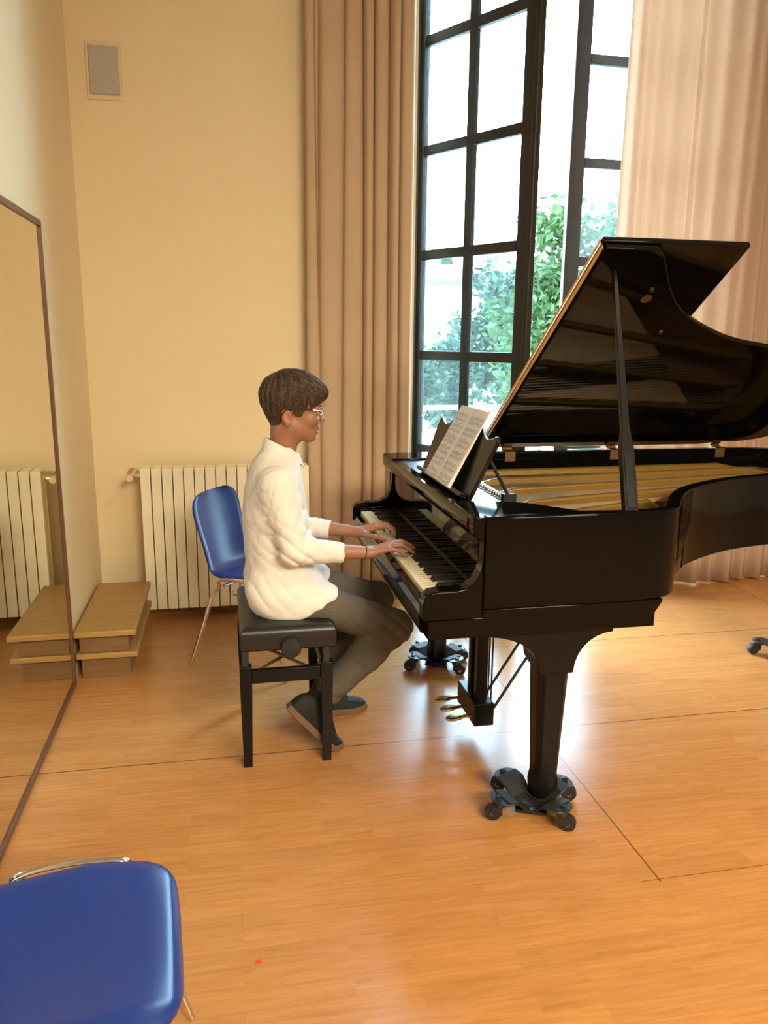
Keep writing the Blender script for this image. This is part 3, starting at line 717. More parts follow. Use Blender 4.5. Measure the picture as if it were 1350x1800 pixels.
for y in (2.68, 3.0):
    c = MB()
    for s_ in (1, -1):
        c.tube([(.18-s_*.09, y+.006*s_, .335), (.18+s_*.09, y+.006*s_, .432)], .006, 6)
    c.build('scissor_lift', M['olddbrass'], bn)
c = MB(); c.lathe([(.010, -.012), (.016, -.012), (.020, -.014), (.033, -.016), (.036, -.020), (.036, -.034), (.032, -.040), (.0, -.042)], (.196, 2.612, .452), 'y', 22); c.build('height_knob', M['rubber'], bn, smooth=True, angle=30)

# ------------------------------------------------------------------ blue shell chairs
def chair(loc, rz, label):
    o = empty('stacking_chair', loc, rz, label=label, cat='chair', group='blue stacking chairs')
    prof = smooth_path([(.222, 0, .405), (.214, 0, .428), (.190, 0, .441), (.13, 0, .445), (0, 0, .432), (-.11, 0, .427), (-.165, 0, .440), (-.195, 0, .480), (-.215, 0, .56), (-.238, 0, .66), (-.258, 0, .745), (-.268, 0, .785), (-.272, 0, .800)], 9)
    np_ = len(prof)
    hw = [(0, .090), (.006, .122), (.014, .148), (.028, .174), (.05, .193), (.075, .202), (.11, .208), (.30, .215), (.42, .210), (.52, .196), (.60, .184), (.72, .192), (.85, .204), (.90, .204), (.935, .196), (.962, .181), (.980, .160), (.993, .132), (1, .100)]
    top, bot = [], []; nu = 20
    L = [0]
    for i in range(1, np_): L.append(L[-1]+(prof[i]-prof[i-1]).length)
    rows = []
    for i, p in enumerate(prof):
        t = L[i]/L[-1]; h = interp(t, hw)
        tg = (prof[min(i+1, np_-1)]-prof[max(i-1, 0)]).normalized(); nrm = Vector((tg.z, 0, -tg.x))   # to the sitter's side
        if nrm.z < 0 and t < .5: nrm = -nrm
        if t >= .5 and nrm.x < 0: nrm = -nrm
        row = []
        for j in range(nu+1):
            u = -1+2*j/nu; up = (.030 if t < .5 else .032)*abs(u)**2.1*min(1, max(0, t-.03)*4.5)
            edge = -.010*max(0, abs(u)-.90)/.10
            row.append(p+Vector((0, u*h, 0))+nrm*(up+edge))
        rows.append((row, nrm))
    vs = [q for r_, n_ in rows for q in r_]+[q-n_*.007 for r_, n_ in rows for q in r_]
    W = nu+1; K = np_*W; fs = []
    for i in range(np_-1):
        for j in range(nu):
            a = i*W+j; fs.append((a, a+1, a+W+1, a+W)); fs.append((K+a+W, K+a+W+1, K+a+1, K+a))
    for i in range(np_-1):
        for j in (0, nu):
            a = i*W+j; fs.append((a, a+W, K+a+W, K+a))
    for i in (0, np_-1):
        for j in range(nu):
            a = i*W+j; fs.append((a, K+a, K+a+1, a+1))
    b = MB(); b.add(vs, fs); b.build('shell', M['blue'], o, local=True, smooth=True, angle=60)
    fr = MB()
    for s_ in (-1, 1):
        fr.tube(smooth_path([(.13, s_*.222, .412), (.11, s_*.231, .438), (.0, s_*.235, .446), (-.09, s_*.231, .438), (-.10, s_*.222, .41)], 6), .0095, 10)
    fr.tube([(.06, -.222, .412), (.06, -.15, .404), (.06, .15, .404), (.06, .222, .412)], .008, 8)
    fr.tube([(-.08, -.222, .410), (-.08, -.15, .402), (-.08, .15, .402), (-.08, .222, .410)], .008, 8)
    fr.tube([(.02, -.226, .395), (.02, -.229, .375), (-.03, -.229, .375), (-.03, -.226, .395)], .003, 6)
    fr.build('seat_frame', M['chrome'], o, local=True, smooth=True)
    for s_ in (-1, 1):
        b = MB(); b.tube(smooth_path([(.13, s_*.222, .412), (.14, s_*.222, .385), (.15, s_*.226, .33), (.235, s_*.246, .004)], 5), .0095, 10); b.build('leg', M['chrome'], o, local=True, smooth=True)
        b = MB(); b.tube(smooth_path([(-.10, s_*.222, .410), (-.12, s_*.222, .385), (-.15, s_*.224, .33), (-.262, s_*.235, .004)], 5), .0095, 10); b.build('leg', M['chrome'], o, local=True, smooth=True)
    return o
chair((.145, 3.625, 0), math.radians(-30), 'blue plastic chair with chrome legs in front of the radiator, behind the bench')
chair((-.332, 1.276, 0), math.radians(5), 'blue plastic chair seen from above in the near corner by the mirror')

# ------------------------------------------------------------------ the player
# bodies are modelled as smooth unions of ellipsoids and tapered capsules, meshed once into one continuous surface
def ell(c, r, R=None):
    c = np.array(c, float); r = np.array(r, float); Rm = None if R is None else np.array(R)
    def f(p):
        q = p-c
        if Rm is not None: q = q @ Rm
        k0 = np.sqrt(((q/r)**2).sum(1)); k1 = np.sqrt(((q/(r*r))**2).sum(1))+1e-9
        return k0*(k0-1)/k1
    return f
def cap(a, bb, r1, r2):
    a = np.array(a, float); bb = np.array(bb, float); ba = bb-a; l2 = ba@ba; rr = r1-r2; a2 = l2-rr*rr; il2 = 1/l2
    def f(p):
        pa = p-a; y = pa@ba; z = y-l2
        x = pa*l2-y[:, None]*ba; x2 = (x*x).sum(1); y2 = y*y*l2; z2 = z*z*l2
        k = np.sign(rr)*rr*rr*x2
        c1 = np.sign(z)*a2*z2 > k; c2 = np.sign(y)*a2*y2 < k
        d = (np.sqrt(x2*a2*il2)+y*rr)*il2-r1
        d = np.where(c2, np.sqrt(x2+y2)*il2-r1, d)
        return np.where(c1, np.sqrt(x2+z2)*il2-r2, d)
    return f
def plane(p0, n):
    p0 = np.array(p0, float); n = np.array(n, float); n /= np.linalg.norm(n)
    return lambda p: (p-p0)@n
def loftz(tab, cy):       # rows: z, back x, front x, half width
    tab = np.array(sorted(tab)); z0, z1 = tab[0, 0], tab[-1, 0]
    def f(p):
        z = np.clip(p[:, 2], z0, z1); xb = np.interp(z, tab[:, 0], tab[:, 1]); xf = np.interp(z, tab[:, 0], tab[:, 2]); ry = np.interp(z, tab[:, 0], tab[:, 3])
        cx, rx = (xb+xf)/2, (xf-xb)/2
        u, v = (p[:, 0]-cx)/rx, (p[:, 1]-cy)/ry
        s = (np.abs(u)**2.3+np.abs(v)**2.3)**(1/2.3)
        d = (s-1)*np.minimum(rx, ry)
        return np.maximum(d, np.maximum(z0-p[:, 2], p[:, 2]-z1))
    return f
def poly2(pts, axis_y=True):
    P = np.array(pts, float)
    def f(p):
        q = p[:, [0, 2]]; d = np.full(len(q), 1e9); s = np.ones(len(q))
        n = len(P)
        for i in range(n):
            a, c = P[i], P[i-1]; e = c-a; w_ = q-a
            bq = w_-e*np.clip((w_@e)/(e@e), 0, 1)[:, None]; d = np.minimum(d, (bq*bq).sum(1))
            c1 = q[:, 1] >= a[1]; c2 = q[:, 1] < c[1]; c3 = e[0]*w_[:, 1] > e[1]*w_[:, 0]
            fl = (c1 & c2 & c3) | (~c1 & ~c2 & ~c3); s = np.where(fl, -s, s)
        return s*np.sqrt(d)
    return f
def mesh_sdf(ops, lo, hi, h, disp=None, B=12):
    lo = np.array(lo, float); n = np.ceil((np.array(hi)-lo)/h/B).astype(int)*B+1
    D = np.full(n, 1.0, np.float32)
    R = B*h*math.sqrt(3)/2*1.05
    def ev(p, use):
        d = np.full(len(p), 1.0)
        for op, f, k in use:
            e = f(p)
            if op == '+':
                hh = np.maximum(k-np.abs(d-e), 0)/max(k, 1e-9); d = np.minimum(d, e)-hh*hh*k*.25
            elif op == '-':
                e = -e; hh = np.maximum(k-np.abs(d-e), 0)/max(k, 1e-9); d = np.maximum(d, e)+hh*hh*k*.25
            else:
                hh = np.maximum(k-np.abs(d-e), 0)/max(k, 1e-9); d = np.maximum(d, e)+hh*hh*k*.25
        if disp is not None: d = d+disp(p)
        return d
    nb = (n-1)//B
    ii = np.stack(np.meshgrid(*[np.arange(k) for k in nb], indexing='ij'), -1).reshape(-1, 3)
    ctr = lo+(ii*B+B/2)*h
    dc = ev(ctr, ops)
    pv = [f(ctr) for _, f, _ in ops]
    g = np.stack(np.meshgrid(*[np.arange(B+1)]*3, indexing='ij'), -1).reshape(-1, 3)
    for bi in range(len(ii)):
        o = ii[bi]*B
        if abs(dc[bi]) > 2.2*R+.02:
            if dc[bi] < 0: D[o[0]:o[0]+B+1, o[1]:o[1]+B+1, o[2]:o[2]+B+1] = -1
            continue
        use = [op for op, q in zip(ops, pv) if (op[0] == '&') or q[bi] < 2.4*R+op[2]+.03]
        if not use: continue
        D[o[0]:o[0]+B+1, o[1]:o[1]+B+1, o[2]:o[2]+B+1] = ev(lo+(g+o)*h, use).reshape(B+1, B+1, B+1)
    S = D < 0
    c = [S[i:n[0]-1+i, j:n[1]-1+j, k:n[2]-1+k] for i in (0, 1) for j in (0, 1) for k in (0, 1)]
    cnt = sum(x.astype(np.int8) for x in c); mix = (cnt > 0) & (cnt < 8)
    idx = np.argwhere(mix); ID = np.full(mix.shape, -1, np.int64); ID[mix] = np.arange(len(idx))
    cor = np.array([[i, j, k] for i in (0, 1) for j in (0, 1) for k in (0, 1)])
    val = np.stack([D[idx[:, 0]+q[0], idx[:, 1]+q[1], idx[:, 2]+q[2]] for q in cor], 1)
    acc = np.zeros((len(idx), 3)); ne = np.zeros(len(idx))
    for a in range(8):
        for b_ in range(a+1, 8):
            if np.abs(cor[a]-cor[b_]).sum() != 1: continue
            cr = (val[:, a] < 0) != (val[:, b_] < 0)
            t = np.where(cr, val[:, a]/np.where(cr, val[:, a]-val[:, b_], 1), 0)
            acc += np.where(cr[:, None], cor[a]+(cor[b_]-cor[a])*t[:, None], 0); ne += cr
    V = lo+(idx+acc/ne[:, None])*h
    F = []
    for ax in range(3):
        s0 = [slice(1, n[d]-1) if d != ax else slice(0, n[d]-1) for d in range(3)]; s1 = [slice(1, n[d]-1) if d != ax else slice(1, n[d]) for d in range(3)]
        A, Bq = S[tuple(s0)], S[tuple(s1)]; e = np.argwhere(A != Bq); fl = A[tuple(e.T)]
        p = e.copy()
        for d in range(3):
            if d != ax: p[:, d] += 1
        u, v = [d for d in range(3) if d != ax]
        if ax == 1: u, v = v, u
        def at(du, dv):
            q = p.copy(); q[:, u] -= du; q[:, v] -= dv; return ID[tuple(q.T)]
        quad = np.stack([at(1, 1), at(0, 1), at(0, 0), at(1, 0)], 1)
        quad[~fl] = quad[~fl][:, ::-1]; F.append(quad)
    F = np.concatenate(F)
    return V, F
def sdf_obj(name, V, F, m, parent, iters=2, lam=.5):
    off = np.array(WORLD(parent)); me = bpy.data.meshes.new(name)
    # light smoothing removes the sampling steps
    E = np.concatenate([F[:, [0, 1]], F[:, [1, 2]], F[:, [2, 3]], F[:, [3, 0]]])
    for _ in range(iters):
        s = np.zeros_like(V); k = np.zeros(len(V))
        np.add.at(s, E[:, 0], V[E[:, 1]]); np.add.at(s, E[:, 1], V[E[:, 0]]); np.add.at(k, E[:, 0], 1); np.add.at(k, E[:, 1], 1)
        V = V+(s/np.maximum(k, 1)[:, None]-V)*lam
    me.from_pydata((V-off).tolist(), [], F.tolist()); me.materials.append(m)
    me.polygons.foreach_set('use_smooth', [True]*len(me.polygons)); me.update()
    o = bpy.data.objects.new(name, me); COL.objects.link(o); o.parent = parent
    return o, V
YC = 2.845
per = empty('person', (.19, YC, .53), label='young person in white shirt and dark trousers seated playing the piano', cat='person')
def L3(p): return np.array(p, float)
ops = []
def add(f, k=.012): ops.append(('+', f, k))
def sub(f, k=.006): ops.append(('-', f, k))
# --- head, facing +x, chin slightly down
add(ell((.230, YC, 1.297), (.096, .073, .080)), .01)
add(ell((.262, YC, 1.285), (.071, .064, .062)), .03)
add(ell((.262, YC, 1.222), (.063, .057, .072)), .03)
for s in (-1, 1):
    add(cap((.222, YC+s*.052, 1.200), (.292, YC+s*.016, 1.160), .016, .014), .03)
    add(ell((.296, YC+s*.036, 1.222), (.026, .022, .022)), .02)      # cheeks
    add(cap((.329, YC+s*.012, 1.262), (.312, YC+s*.044, 1.262), .009, .008), .018)   # brow
add(ell((.297, YC, 1.160), (.019, .022, .0175)), .02)
add(ell((.302, YC, 1.186), (.024, .030, .026)), .02)
for s in (-1, 1):
    add(ell((.302, YC+s*.019, 1.222), (.024, .018, .030)), .016)
    sub(ell((.334, YC+s*.033, 1.2425), (.014, .016, .0100)), .012)
    add(ell((.3125, YC+s*.032, 1.2415), (.0130, .0145, .0112)), .004)
add(cap((.327, YC, 1.254), (.3415, YC, 1.222), .0066, .0095), .012)
add(ell((.3425, YC, 1.2185), (.0095, .0095, .0080)), .006)
for s in (-1, 1): add(ell((.330, YC+s*.0115, 1.2125), (.011, .007, .0068)), .006)
add(ell((.3225, YC, 1.1885), (.0078, .020, .0052)), .006)
add(ell((.3205, YC, 1.1735), (.0078, .017, .0056)), .006)
sub(ell((.329, YC, 1.1808), (.012, .022, .0018)), .003)
sub(ell((.322, YC, 1.1645), (.010, .020, .0040)), .010)
for s in (-1, 1):                                                     # ears
    yy = YC+s*.0735
    Re = Matrix.Rotation(s*.30, 3, 'Z') @ Matrix.Rotation(-.18, 3, 'Y')
    add(ell((.207, yy, 1.236), (.0185, .0070, .0300), Re), .006)
    add(ell((.212, yy-s*.001, 1.212), (.0095, .0060, .0110), Re), .006)
    sub(ell((.2115, yy+s*.0065, 1.236), (.0095, .0048, .0175), Re), .004)
    add(ell((.218, yy-s*.002, 1.231), (.0045, .0050, .0065)), .003)
# --- neck and torso
add(cap((.190, YC, 1.075), (.210, YC, 1.175), .052, .047), .03)
add(ell((.208, YC, 1.19), (.050, .048, .06)), .03)
add(cap((.170, YC-.10, 1.03), (.170, YC+.10, 1.03), .050, .050), .05)
add(ell((.165, YC, .92), (.085, .135, .16)), .05)
add(ell((.165, YC, .70), (.080, .120, .17)), .05)
# --- arms
RS, RE, RW = (.168, 2.680, 1.005), (.220, 2.640, .788), (.474, 2.652, .7645)
LS, LE, LW = (.172, 3.012, 1.005), (.236, 3.045, .785), (.482, 2.972, .7640)
def arm(Sx, Ex, Wx):
    add(cap(Sx, Ex, .044, .036), .02); add(cap(Ex, tuple(L3(Ex)*.6+L3(Wx)*.4), .034, .0310), .012); add(cap(tuple(L3(Ex)*.6+L3(Wx)*.4), Wx, .0310, .0222), .012)
arm(RS, RE, RW); arm(LS, LE, LW)
def hand(W_, kn, pip, dip, tip, th, radii):
    W_ = L3(W_)
    for i in range(4):
        a = W_*.82+L3(kn[i])*.18; a[2] = W_[2]-.001; a[1] = lerp(W_[1], kn[i][1], .45)
        add(cap(a, kn[i], .0145, .0108), .012)
    for i in range(4):
        r0 = radii[i]
        add(cap(kn[i], pip[i], r0+.0016, r0+.0006), .0035); add(cap(pip[i], dip[i], r0+.0004, r0-.0004), .0025); add(cap(dip[i], tip[i], r0-.0002, r0-.0014), .0025)
    add(cap(W_*.75+L3(th[1])*.25, th[1], .0165, .0125), .014); add(cap(th[1], th[2], .0118, .0100), .004); add(cap(th[2], th[3], .0100, .0082), .003)
RAD = (.0078, .0080, .0076, .0066)
RH = dict(kn=[(.565, 2.690, .7850), (.568, 2.670, .7880), (.562, 2.651, .7850), (.550, 2.634, .7785)],
          pip=[(.605, 2.704, .7885), (.610, 2.681, .7905), (.602, 2.650, .7855), (.580, 2.625, .7750)],
          dip=[(.631, 2.711, .7770), (.637, 2.687, .7785), (.626, 2.648, .7730), (.598, 2.618, .7650)],
          tip=[(.648, 2.716, .7630), (.655, 2.691, .7630), (.643, 2.646, .7580), (.611, 2.612, .7560)],
          th=[0, (.512, 2.694, .7650), (.552, 2.722, .7600), (.588, 2.738, .7545)])
LH = dict(kn=[(.562, 2.936, .7840), (.566, 2.957, .7880), (.561, 2.977, .7860), (.549, 2.995, .7790)],
          pip=[(.601, 2.922, .7920), (.608, 2.948, .7950), (.601, 2.973, .7920), (.580, 2.998, .7820)],
          dip=[(.622, 2.913, .7770), (.630, 2.941, .7790), (.622, 2.970, .7760), (.598, 2.999, .7690)],
          tip=[(.628, 2.907, .7590), (.637, 2.936, .7590), (.630, 2.968, .7570), (.608, 3.000, .7555)],
          th=[0, (.512, 2.928, .7630), (.548, 2.893, .7600), (.582, 2.864, .7545)])
hand(RW, radii=RAD, **RH); hand(LW, radii=RAD, **LH)
# --- legs and feet (inside the trousers and shoes)
RHp, RK, RA = (.15, 2.752, .60), (.592, 2.728, .450), (.314, 2.697, .222)
LHp, LK, LA_ = (.15, 2.938, .60), (.575, 2.992, .475), (.345, 2.972, .130)
for Hp, K, A in ((RHp, RK, RA), (LHp, LK, LA_)):
    add(cap(Hp, K, .070, .048), .03); add(cap(K, tuple(L3(K)*.65+L3(A)*.35), .044, .042), .02); add(cap(tuple(L3(K)*.65+L3(A)*.35), A, .042, .028), .02)
add(cap((.278, 2.685, .165), (.335, 2.68, .065), .024, .020), .02); add(cap((.335, 2.972, .08), (.45, 2.975, .035), .024, .018), .02)
V, F = mesh_sdf(ops, (.08, 2.52, -.02), (.72, 3.18, 1.42), .0026)
body, V = sdf_obj('body', V, F, M['skin'], per, 2)
# skin tone, lips and nails
tint = np.tile(np.array([.31, .142, .083, 1.0]), (len(V), 1))
def blob(c, r, col, pw=1.0):
    q = np.sqrt((((V-np.array(c))/np.array(r))**2).sum(1)); k = np.clip(1.5-1.5*q, 0, 1)[:, None]*pw; tint[:, :3] = tint[:, :3]*(1-k)+np.array(col)*k
blob((.326, YC, 1.1890), (.014, .024, .0062), (.28, .088, .062)); blob((.324, YC, 1.1735), (.014, .022, .0070), (.28, .088, .062)); blob((.322, YC, 1.1808), (.016, .021, .0024), (.10, .02, .018))
for s in (-1, 1):
    blob((.207, YC+s*.075, 1.236), (.026, .02, .036), (.45, .165, .10), .7); blob((.321, YC+s*.040, 1.2385), (.013, .018, .0042), (.035, .018, .011)); blob((.318, YC+s*.040, 1.250), (.014, .020, .006), (.24, .10, .06), .6); blob((.212, YC+s*.078, 1.236), (.010, .012, .018), (.30, .10, .06), .6)  # ears redder with shade painted in their hollows; lash lines and lids darker
for hnd in (RH, LH):
    for d_, t_ in list(zip(hnd['dip'], hnd['tip']))+[(hnd['th'][2], hnd['th'][3])]:
        d_, t_ = L3(d_), L3(t_); ax_ = (t_-d_)/np.linalg.norm(t_-d_); up_ = np.array([0, 0, 1.])-ax_*ax_[2]; up_ /= np.linalg.norm(up_)
        blob(t_+up_*.0065-ax_*.001, (.0055, .0055, .0045), (.50, .28, .20), .9)
ca = body.data.color_attributes.new('tint', 'FLOAT_COLOR', 'POINT'); ca.data.foreach_set('color', tint.astype(np.float32).ravel())

def waves(p, sc, seed):
    g = np.random.default_rng(seed); s = 0
    for i in range(6):
        d = g.normal(size=3); d /= np.linalg.norm(d); s = s+np.sin((p@d)*sc*(0.6+.25*i)+g.uniform(0, 6.28))/(1+.3*i)
    return s/2.5
# --- hair
ops = []
add(ell((.234, YC, 1.318), (.110, .085, .078)), .01)
add(ell((.205, YC, 1.300), (.082, .079, .082)), .02)
add(ell((.308, YC, 1.318), (.050, .066, .033)), .025)
ops.append(('&', poly2([(.05, 1.45), (.45, 1.45), (.45, 1.31), (.362, 1.295), (.345, 1.283), (.315, 1.274), (.288, 1.268), (.262, 1.262), (.20, 1.262), (.15, 1.245), (.05, 1.240)]), .012))
short = [('+', ell((.230, YC, 1.297), (.0985, .0755, .0825)), .01), ('+', ell((.262, YC, 1.285), (.0735, .0665, .0645)), .03), ('+', ell((.208, YC, 1.212), (.0530, .0515, .065)), .03), ('+', ell((.262, YC, 1.222), (.063, .0588, .072)), .03), ('+', ell((.202, YC, 1.266), (.068, .064, .070)), .02),
         ('&', poly2([(.05, 1.40), (.335, 1.40), (.332, 1.285), (.300, 1.268), (.268, 1.258), (.259, 1.238), (.243, 1.234), (.232, 1.245), (.224, 1.268), (.205, 1.273), (.190, 1.262), (.184, 1.236), (.190, 1.205), (.175, 1.198), (.10, 1.190)]), .003)]
def comb(ops_a, ops_b, k):
    def ev(o_, p):
        d = np.full(len(p), 1.0)
        for op, f, kk in o_:
            e = f(p); hh = np.maximum(kk-np.abs(d-e), 0)/max(kk, 1e-9)
            d = np.minimum(d, e)-hh*hh*kk*.25 if op == '+' else np.maximum(d, e)+hh*hh*kk*.25
        return d
    return lambda p: (lambda a, c: np.minimum(a, c)-(np.maximum(k-np.abs(a-c), 0)/k)**2*k*.25)(ev(ops_a, p), ev(ops_b, p))
def hair_disp(p):
    cx, cz = .188, 1.36
    x, y, z = p[:, 0]-cx, p[:, 1]-YC, p[:, 2]-cz
    ph = np.arctan2(y, x+.25*np.abs(y)); rr = np.sqrt(x*x+y*y+z*z)
    amp = .0022*np.clip((p[:, 2]-1.245)/.03, .10, 1)
    return amp*(np.sin(34*ph+9*rr*10+1.5*np.sin(60*rr))*.6+np.sin(71*ph-50*rr+2)*.45+np.sin(17*ph+30*rr))*np.clip(rr/.04, 0, 1)
V2, F2 = mesh_sdf([('+', comb(ops, short, .012), .001)], (.08, YC-.12, 1.16), (.40, YC+.12, 1.43), .0022, hair_disp)
hr, _ = sdf_obj('hair', V2, F2, M['hair'], per, 1)
# strands following the hair from the whorl at the crown
from mathutils.kdtree import KDTree
hm = hr.data; offp = Vector(WORLD(per)); kd = KDTree(len(hm.vertices))
for v_ in hm.vertices: kd.insert(v_.co, v_.index)
kd.balance()
r = random.Random(11); b = MB(); nv = len(hm.vertices); whorl = Vector((.178, YC+.004, 1.392))-offp
for i in range(3600):
    v_ = hm.vertices[r.randrange(nv)]; p = v_.co.copy(); n_ = v_.normal.copy(); zz = p.z+offp.z
    if p.x+offp.x > .30 and n_.x < -.2: continue
    short_ = zz < 1.262; pts = []; K_ = 3 if short_ else r.randint(5, 9); st_l = .0045 if short_ else .0085
    if n_.z < -.55: continue
    jit = Vector((r.gauss(0, .18), r.gauss(0, .18), r.gauss(0, .10)))
    for k in range(K_):
        pts.append(p+n_*(.0006+.0013*math.sin(PI*k/(K_-1)) if not short_ else .0004))
        d_ = (p-whorl); d_.normalize()
        if p.z+offp.z > 1.30: d_ += Vector((.55, 0, 0))
        d_ += Vector((0, 0, -.25))+jit; d_ -= n_*d_.dot(n_)
        if d_.length < 1e-4: break
        d_.normalize(); q, ix, _ = kd.find(p+d_*st_l)
        if (q-p).length < st_l*.3: q = p+d_*st_l
        p = q.lerp(p+d_*st_l, .35); n_ = hm.vertices[ix].normal.copy()
    if len(pts) < 3: continue
    rr = r.uniform(.0004, .0007) if short_ else r.uniform(.0005, .0011)
    b.tube([q+offp for q in pts], [rr*(.4+.6*math.sin(PI*min(1, (k+.6)/len(pts)))) for k in range(len(pts))], 4)
b.build('strands', M['hair'], hr, smooth=True, angle=180)
b = MB()
for s in (-1, 1):
    b.tube([(.3385, YC+s*.013, 1.2655), (.334, YC+s*.026, 1.2705), (.322, YC+s*.042, 1.2685), (.308, YC+s*.050, 1.263)], [.0022, .0034, .0030, .001], 6)
b.build('eyebrow', M['brow'], per, smooth=True)
# --- glasses
b = MB()
for s in (-1, 1):
    b.tube([(.3355-.006*abs(math.cos(a))*0, YC+s*.033+.0225*math.cos(a), 1.2415+.0205*math.sin(a)) for a in np.linspace(0, 2*PI, 33)], .0013, 6, caps=False)
    b.tube([(.335, YC+s*.055, 1.2520), (.326, YC+s*.0670, 1.2560), (.26, YC+s*.0735, 1.2625), (.222, YC+s*.0790, 1.2655), (.200, YC+s*.0800, 1.2580), (.190, YC+s*.0770, 1.2400)], .0015, 6)
b.tube([(.336, YC-.011, 1.246), (.3415, YC, 1.251), (.336, YC+.011, 1.246)], .0012, 6)
gl_o = b.build('glasses', M['wire'], per, smooth=True)
b = MB()
for s in (-1, 1):
    b = MB(); b.tube([(.300, YC+s*.0708, 1.2592), (.26, YC+s*.0735, 1.2625), (.222, YC+s*.0790, 1.2655), (.200, YC+s*.0800, 1.2580), (.190, YC+s*.0770, 1.2400)], .0024, 6)
    b.build('temple_tip', M['rubber'], gl_o, smooth=True)
b = MB(); c0 = L3(RW)+np.array([-.006, 0, 0]); b.tube([(c0[0]+.004*math.sin(a), c0[1]+.0270*math.cos(a), c0[2]+.0265*math.sin(a)) for a in np.linspace(0, 2*PI, 29)], .0017, 6, caps=False)
b.build('bracelet', M['cord'], per, smooth=True)
# --- shirt
ops = []
add(loftz([(1.12, .128, .232, .060), (1.095, .108, .246, .088), (1.07, .088, .257, .135), (1.045, .076, .262, .165), (1.01, .066, .266, .178), (.97, .058, .268, .182), (.88, .046, .280, .180), (.78, .048, .298, .172), (.70, .052, .306, .172), (.63, .046, .330, .178), (.58, .055, .345, .182), (.545, .070, .34, .184), (.515, .098, .33, .184)], YC), .02)
def sleeve(Sx, Ex, cuff):
    add(cap(Sx, Ex, .064, .051), .035); add(cap(Ex, cuff, .049, .0325), .022)
RCf, LCf = (.405, 2.650, .7655), (.402, 2.990, .7680)
sleeve(RS, RE, RCf); sleeve(LS, LE, LCf)
for Hp, K in ((RHp, RK), (LHp, LK)):
    a = L3(Hp); d_ = L3(K)-a
    add(cap((.15, Hp[1], .600), tuple(a+d_*.37+np.array([0, 0, .008])), .097, .090), .04)
ops.append(('&', plane((.19, YC, .5185), (0, 0, -1)), .012))
ops.append(('&', plane((.30, YC, .550), (.50, 0, -.83)), .012))
ops.append(('&', plane((.392, YC, .60), (1, 0, .35)), .03)) if False else None
ops = [o for o in ops if o]
nR = L3(RCf)-L3(RE); nL = L3(LCf)-L3(LE)
def cuff_cut(cf, ax_, y0, y1):     # only the sleeve beyond the cuff plane is cut away
    pf = plane(cf, ax_); c = L3(cf); ax2 = ax_/np.linalg.norm(ax_)
    sp = cap(tuple(c+ax2*.06), tuple(c+ax2*.061), .075, .075)
    return lambda p: np.maximum(-pf(p), sp(p))
cR = L3(RCf)-nR/np.linalg.norm(nR)*.018; cL = L3(LCf)-nL/np.linalg.norm(nL)*.018
ops.append(('-', cuff_cut(cR, nR, 0, 0), .003)); ops.append(('-', cuff_cut(cL, nL, 0, 0), .003))
def shirt_disp(p):
    d = .0026*waves(p, 38, 5)+.0016*(1-2*np.abs(np.tanh(waves(p, 70, 6)*1.5)))
    # creases: around the elbows, along the lower back and over the lap
    for E_, W_ in ((L3(RE), cR), (L3(LE), cL)):
        q = p-E_; dist = np.sqrt((q*q).sum(1)); t = q[:, 0]*.75+q[:, 2]*.9+.25*q[:, 1]
        d = d+.0066*np.exp(-(dist/.085)**2)*(1-2*np.abs(np.sin(t*75+1.8*waves(p, 22, 8)))**.7)
        ax_ = (W_-E_)/np.linalg.norm(W_-E_); tt = (p-E_)@ax_; near = np.exp(-((p-(E_+np.outer(tt, ax_)))**2).sum(1)/.006)*((tt > .02) & (tt < .17))
        d = d+.0022*near*(1-2*np.abs(np.sin(tt*60+2.0*waves(p, 30, 9)))**.7)
        cl = np.linalg.norm(W_-E_); d = d-.0022*near*0+.0016*np.exp(-((tt-(cl-.055))/.004)**2)*np.exp(-(dist/.3)**4)*(np.abs(p[:, 1]-E_[1]) < .09)*(p[:, 0] > .30)
    cz = np.minimum(np.linalg.norm(p-cR, axis=1), np.linalg.norm(p-cL, axis=1)); d = d*np.clip((cz-.02)/.06, .15, 1)
    lowb = np.exp(-((p[:, 2]-.62)/.07)**2)*np.clip((.28-p[:, 0])/.1, 0, 1)
    d = d+.0020*lowb*np.clip((p[:, 2]-.52)/.06, .2, 1)*(1-2*np.abs(np.sin((p[:, 2]*1.0+p[:, 0]*.8)*45+2.2*waves(p, 14, 4)))**.7)
    side = np.exp(-((p[:, 2]-.86)/.14)**2)*np.clip((p[:, 0]-.05)/.08, 0, 1)
    d = d+.0028*side*(1-2*np.abs(np.sin((p[:, 2]*.9-p[:, 0]*1.1)*35+2.4*waves(p, 16, 12)))**.7)
    lap = np.clip((p[:, 0]-.24)/.08, 0, 1)*np.clip((.68-p[:, 2])/.05, 0, 1)
    d = d+.0022*lap*np.sin((p[:, 0]*.8+p[:, 2]*.9)*90+3*waves(p, 18, 2))
    # sleeve seam at the near and far shoulder
    for sy in (-1, 1):
        sm = np.abs((p[:, 0]-.130)-.10*(1.045-p[:, 2])*0-.02*np.sin((p[:, 2]-.93)*12))
        d = d+.0020*np.exp(-(sm/.0028)**2)*((p[:, 2] > .90) & (p[:, 2] < 1.05))*(sy*(p[:, 1]-YC) > .12)
    return d
V3, F3 = mesh_sdf(ops, (.02, 2.53, .49), (.46, 3.16, 1.13), .0030, shirt_disp)
sh, _ = sdf_obj('shirt', V3, F3, M['shirt'], per, 1)
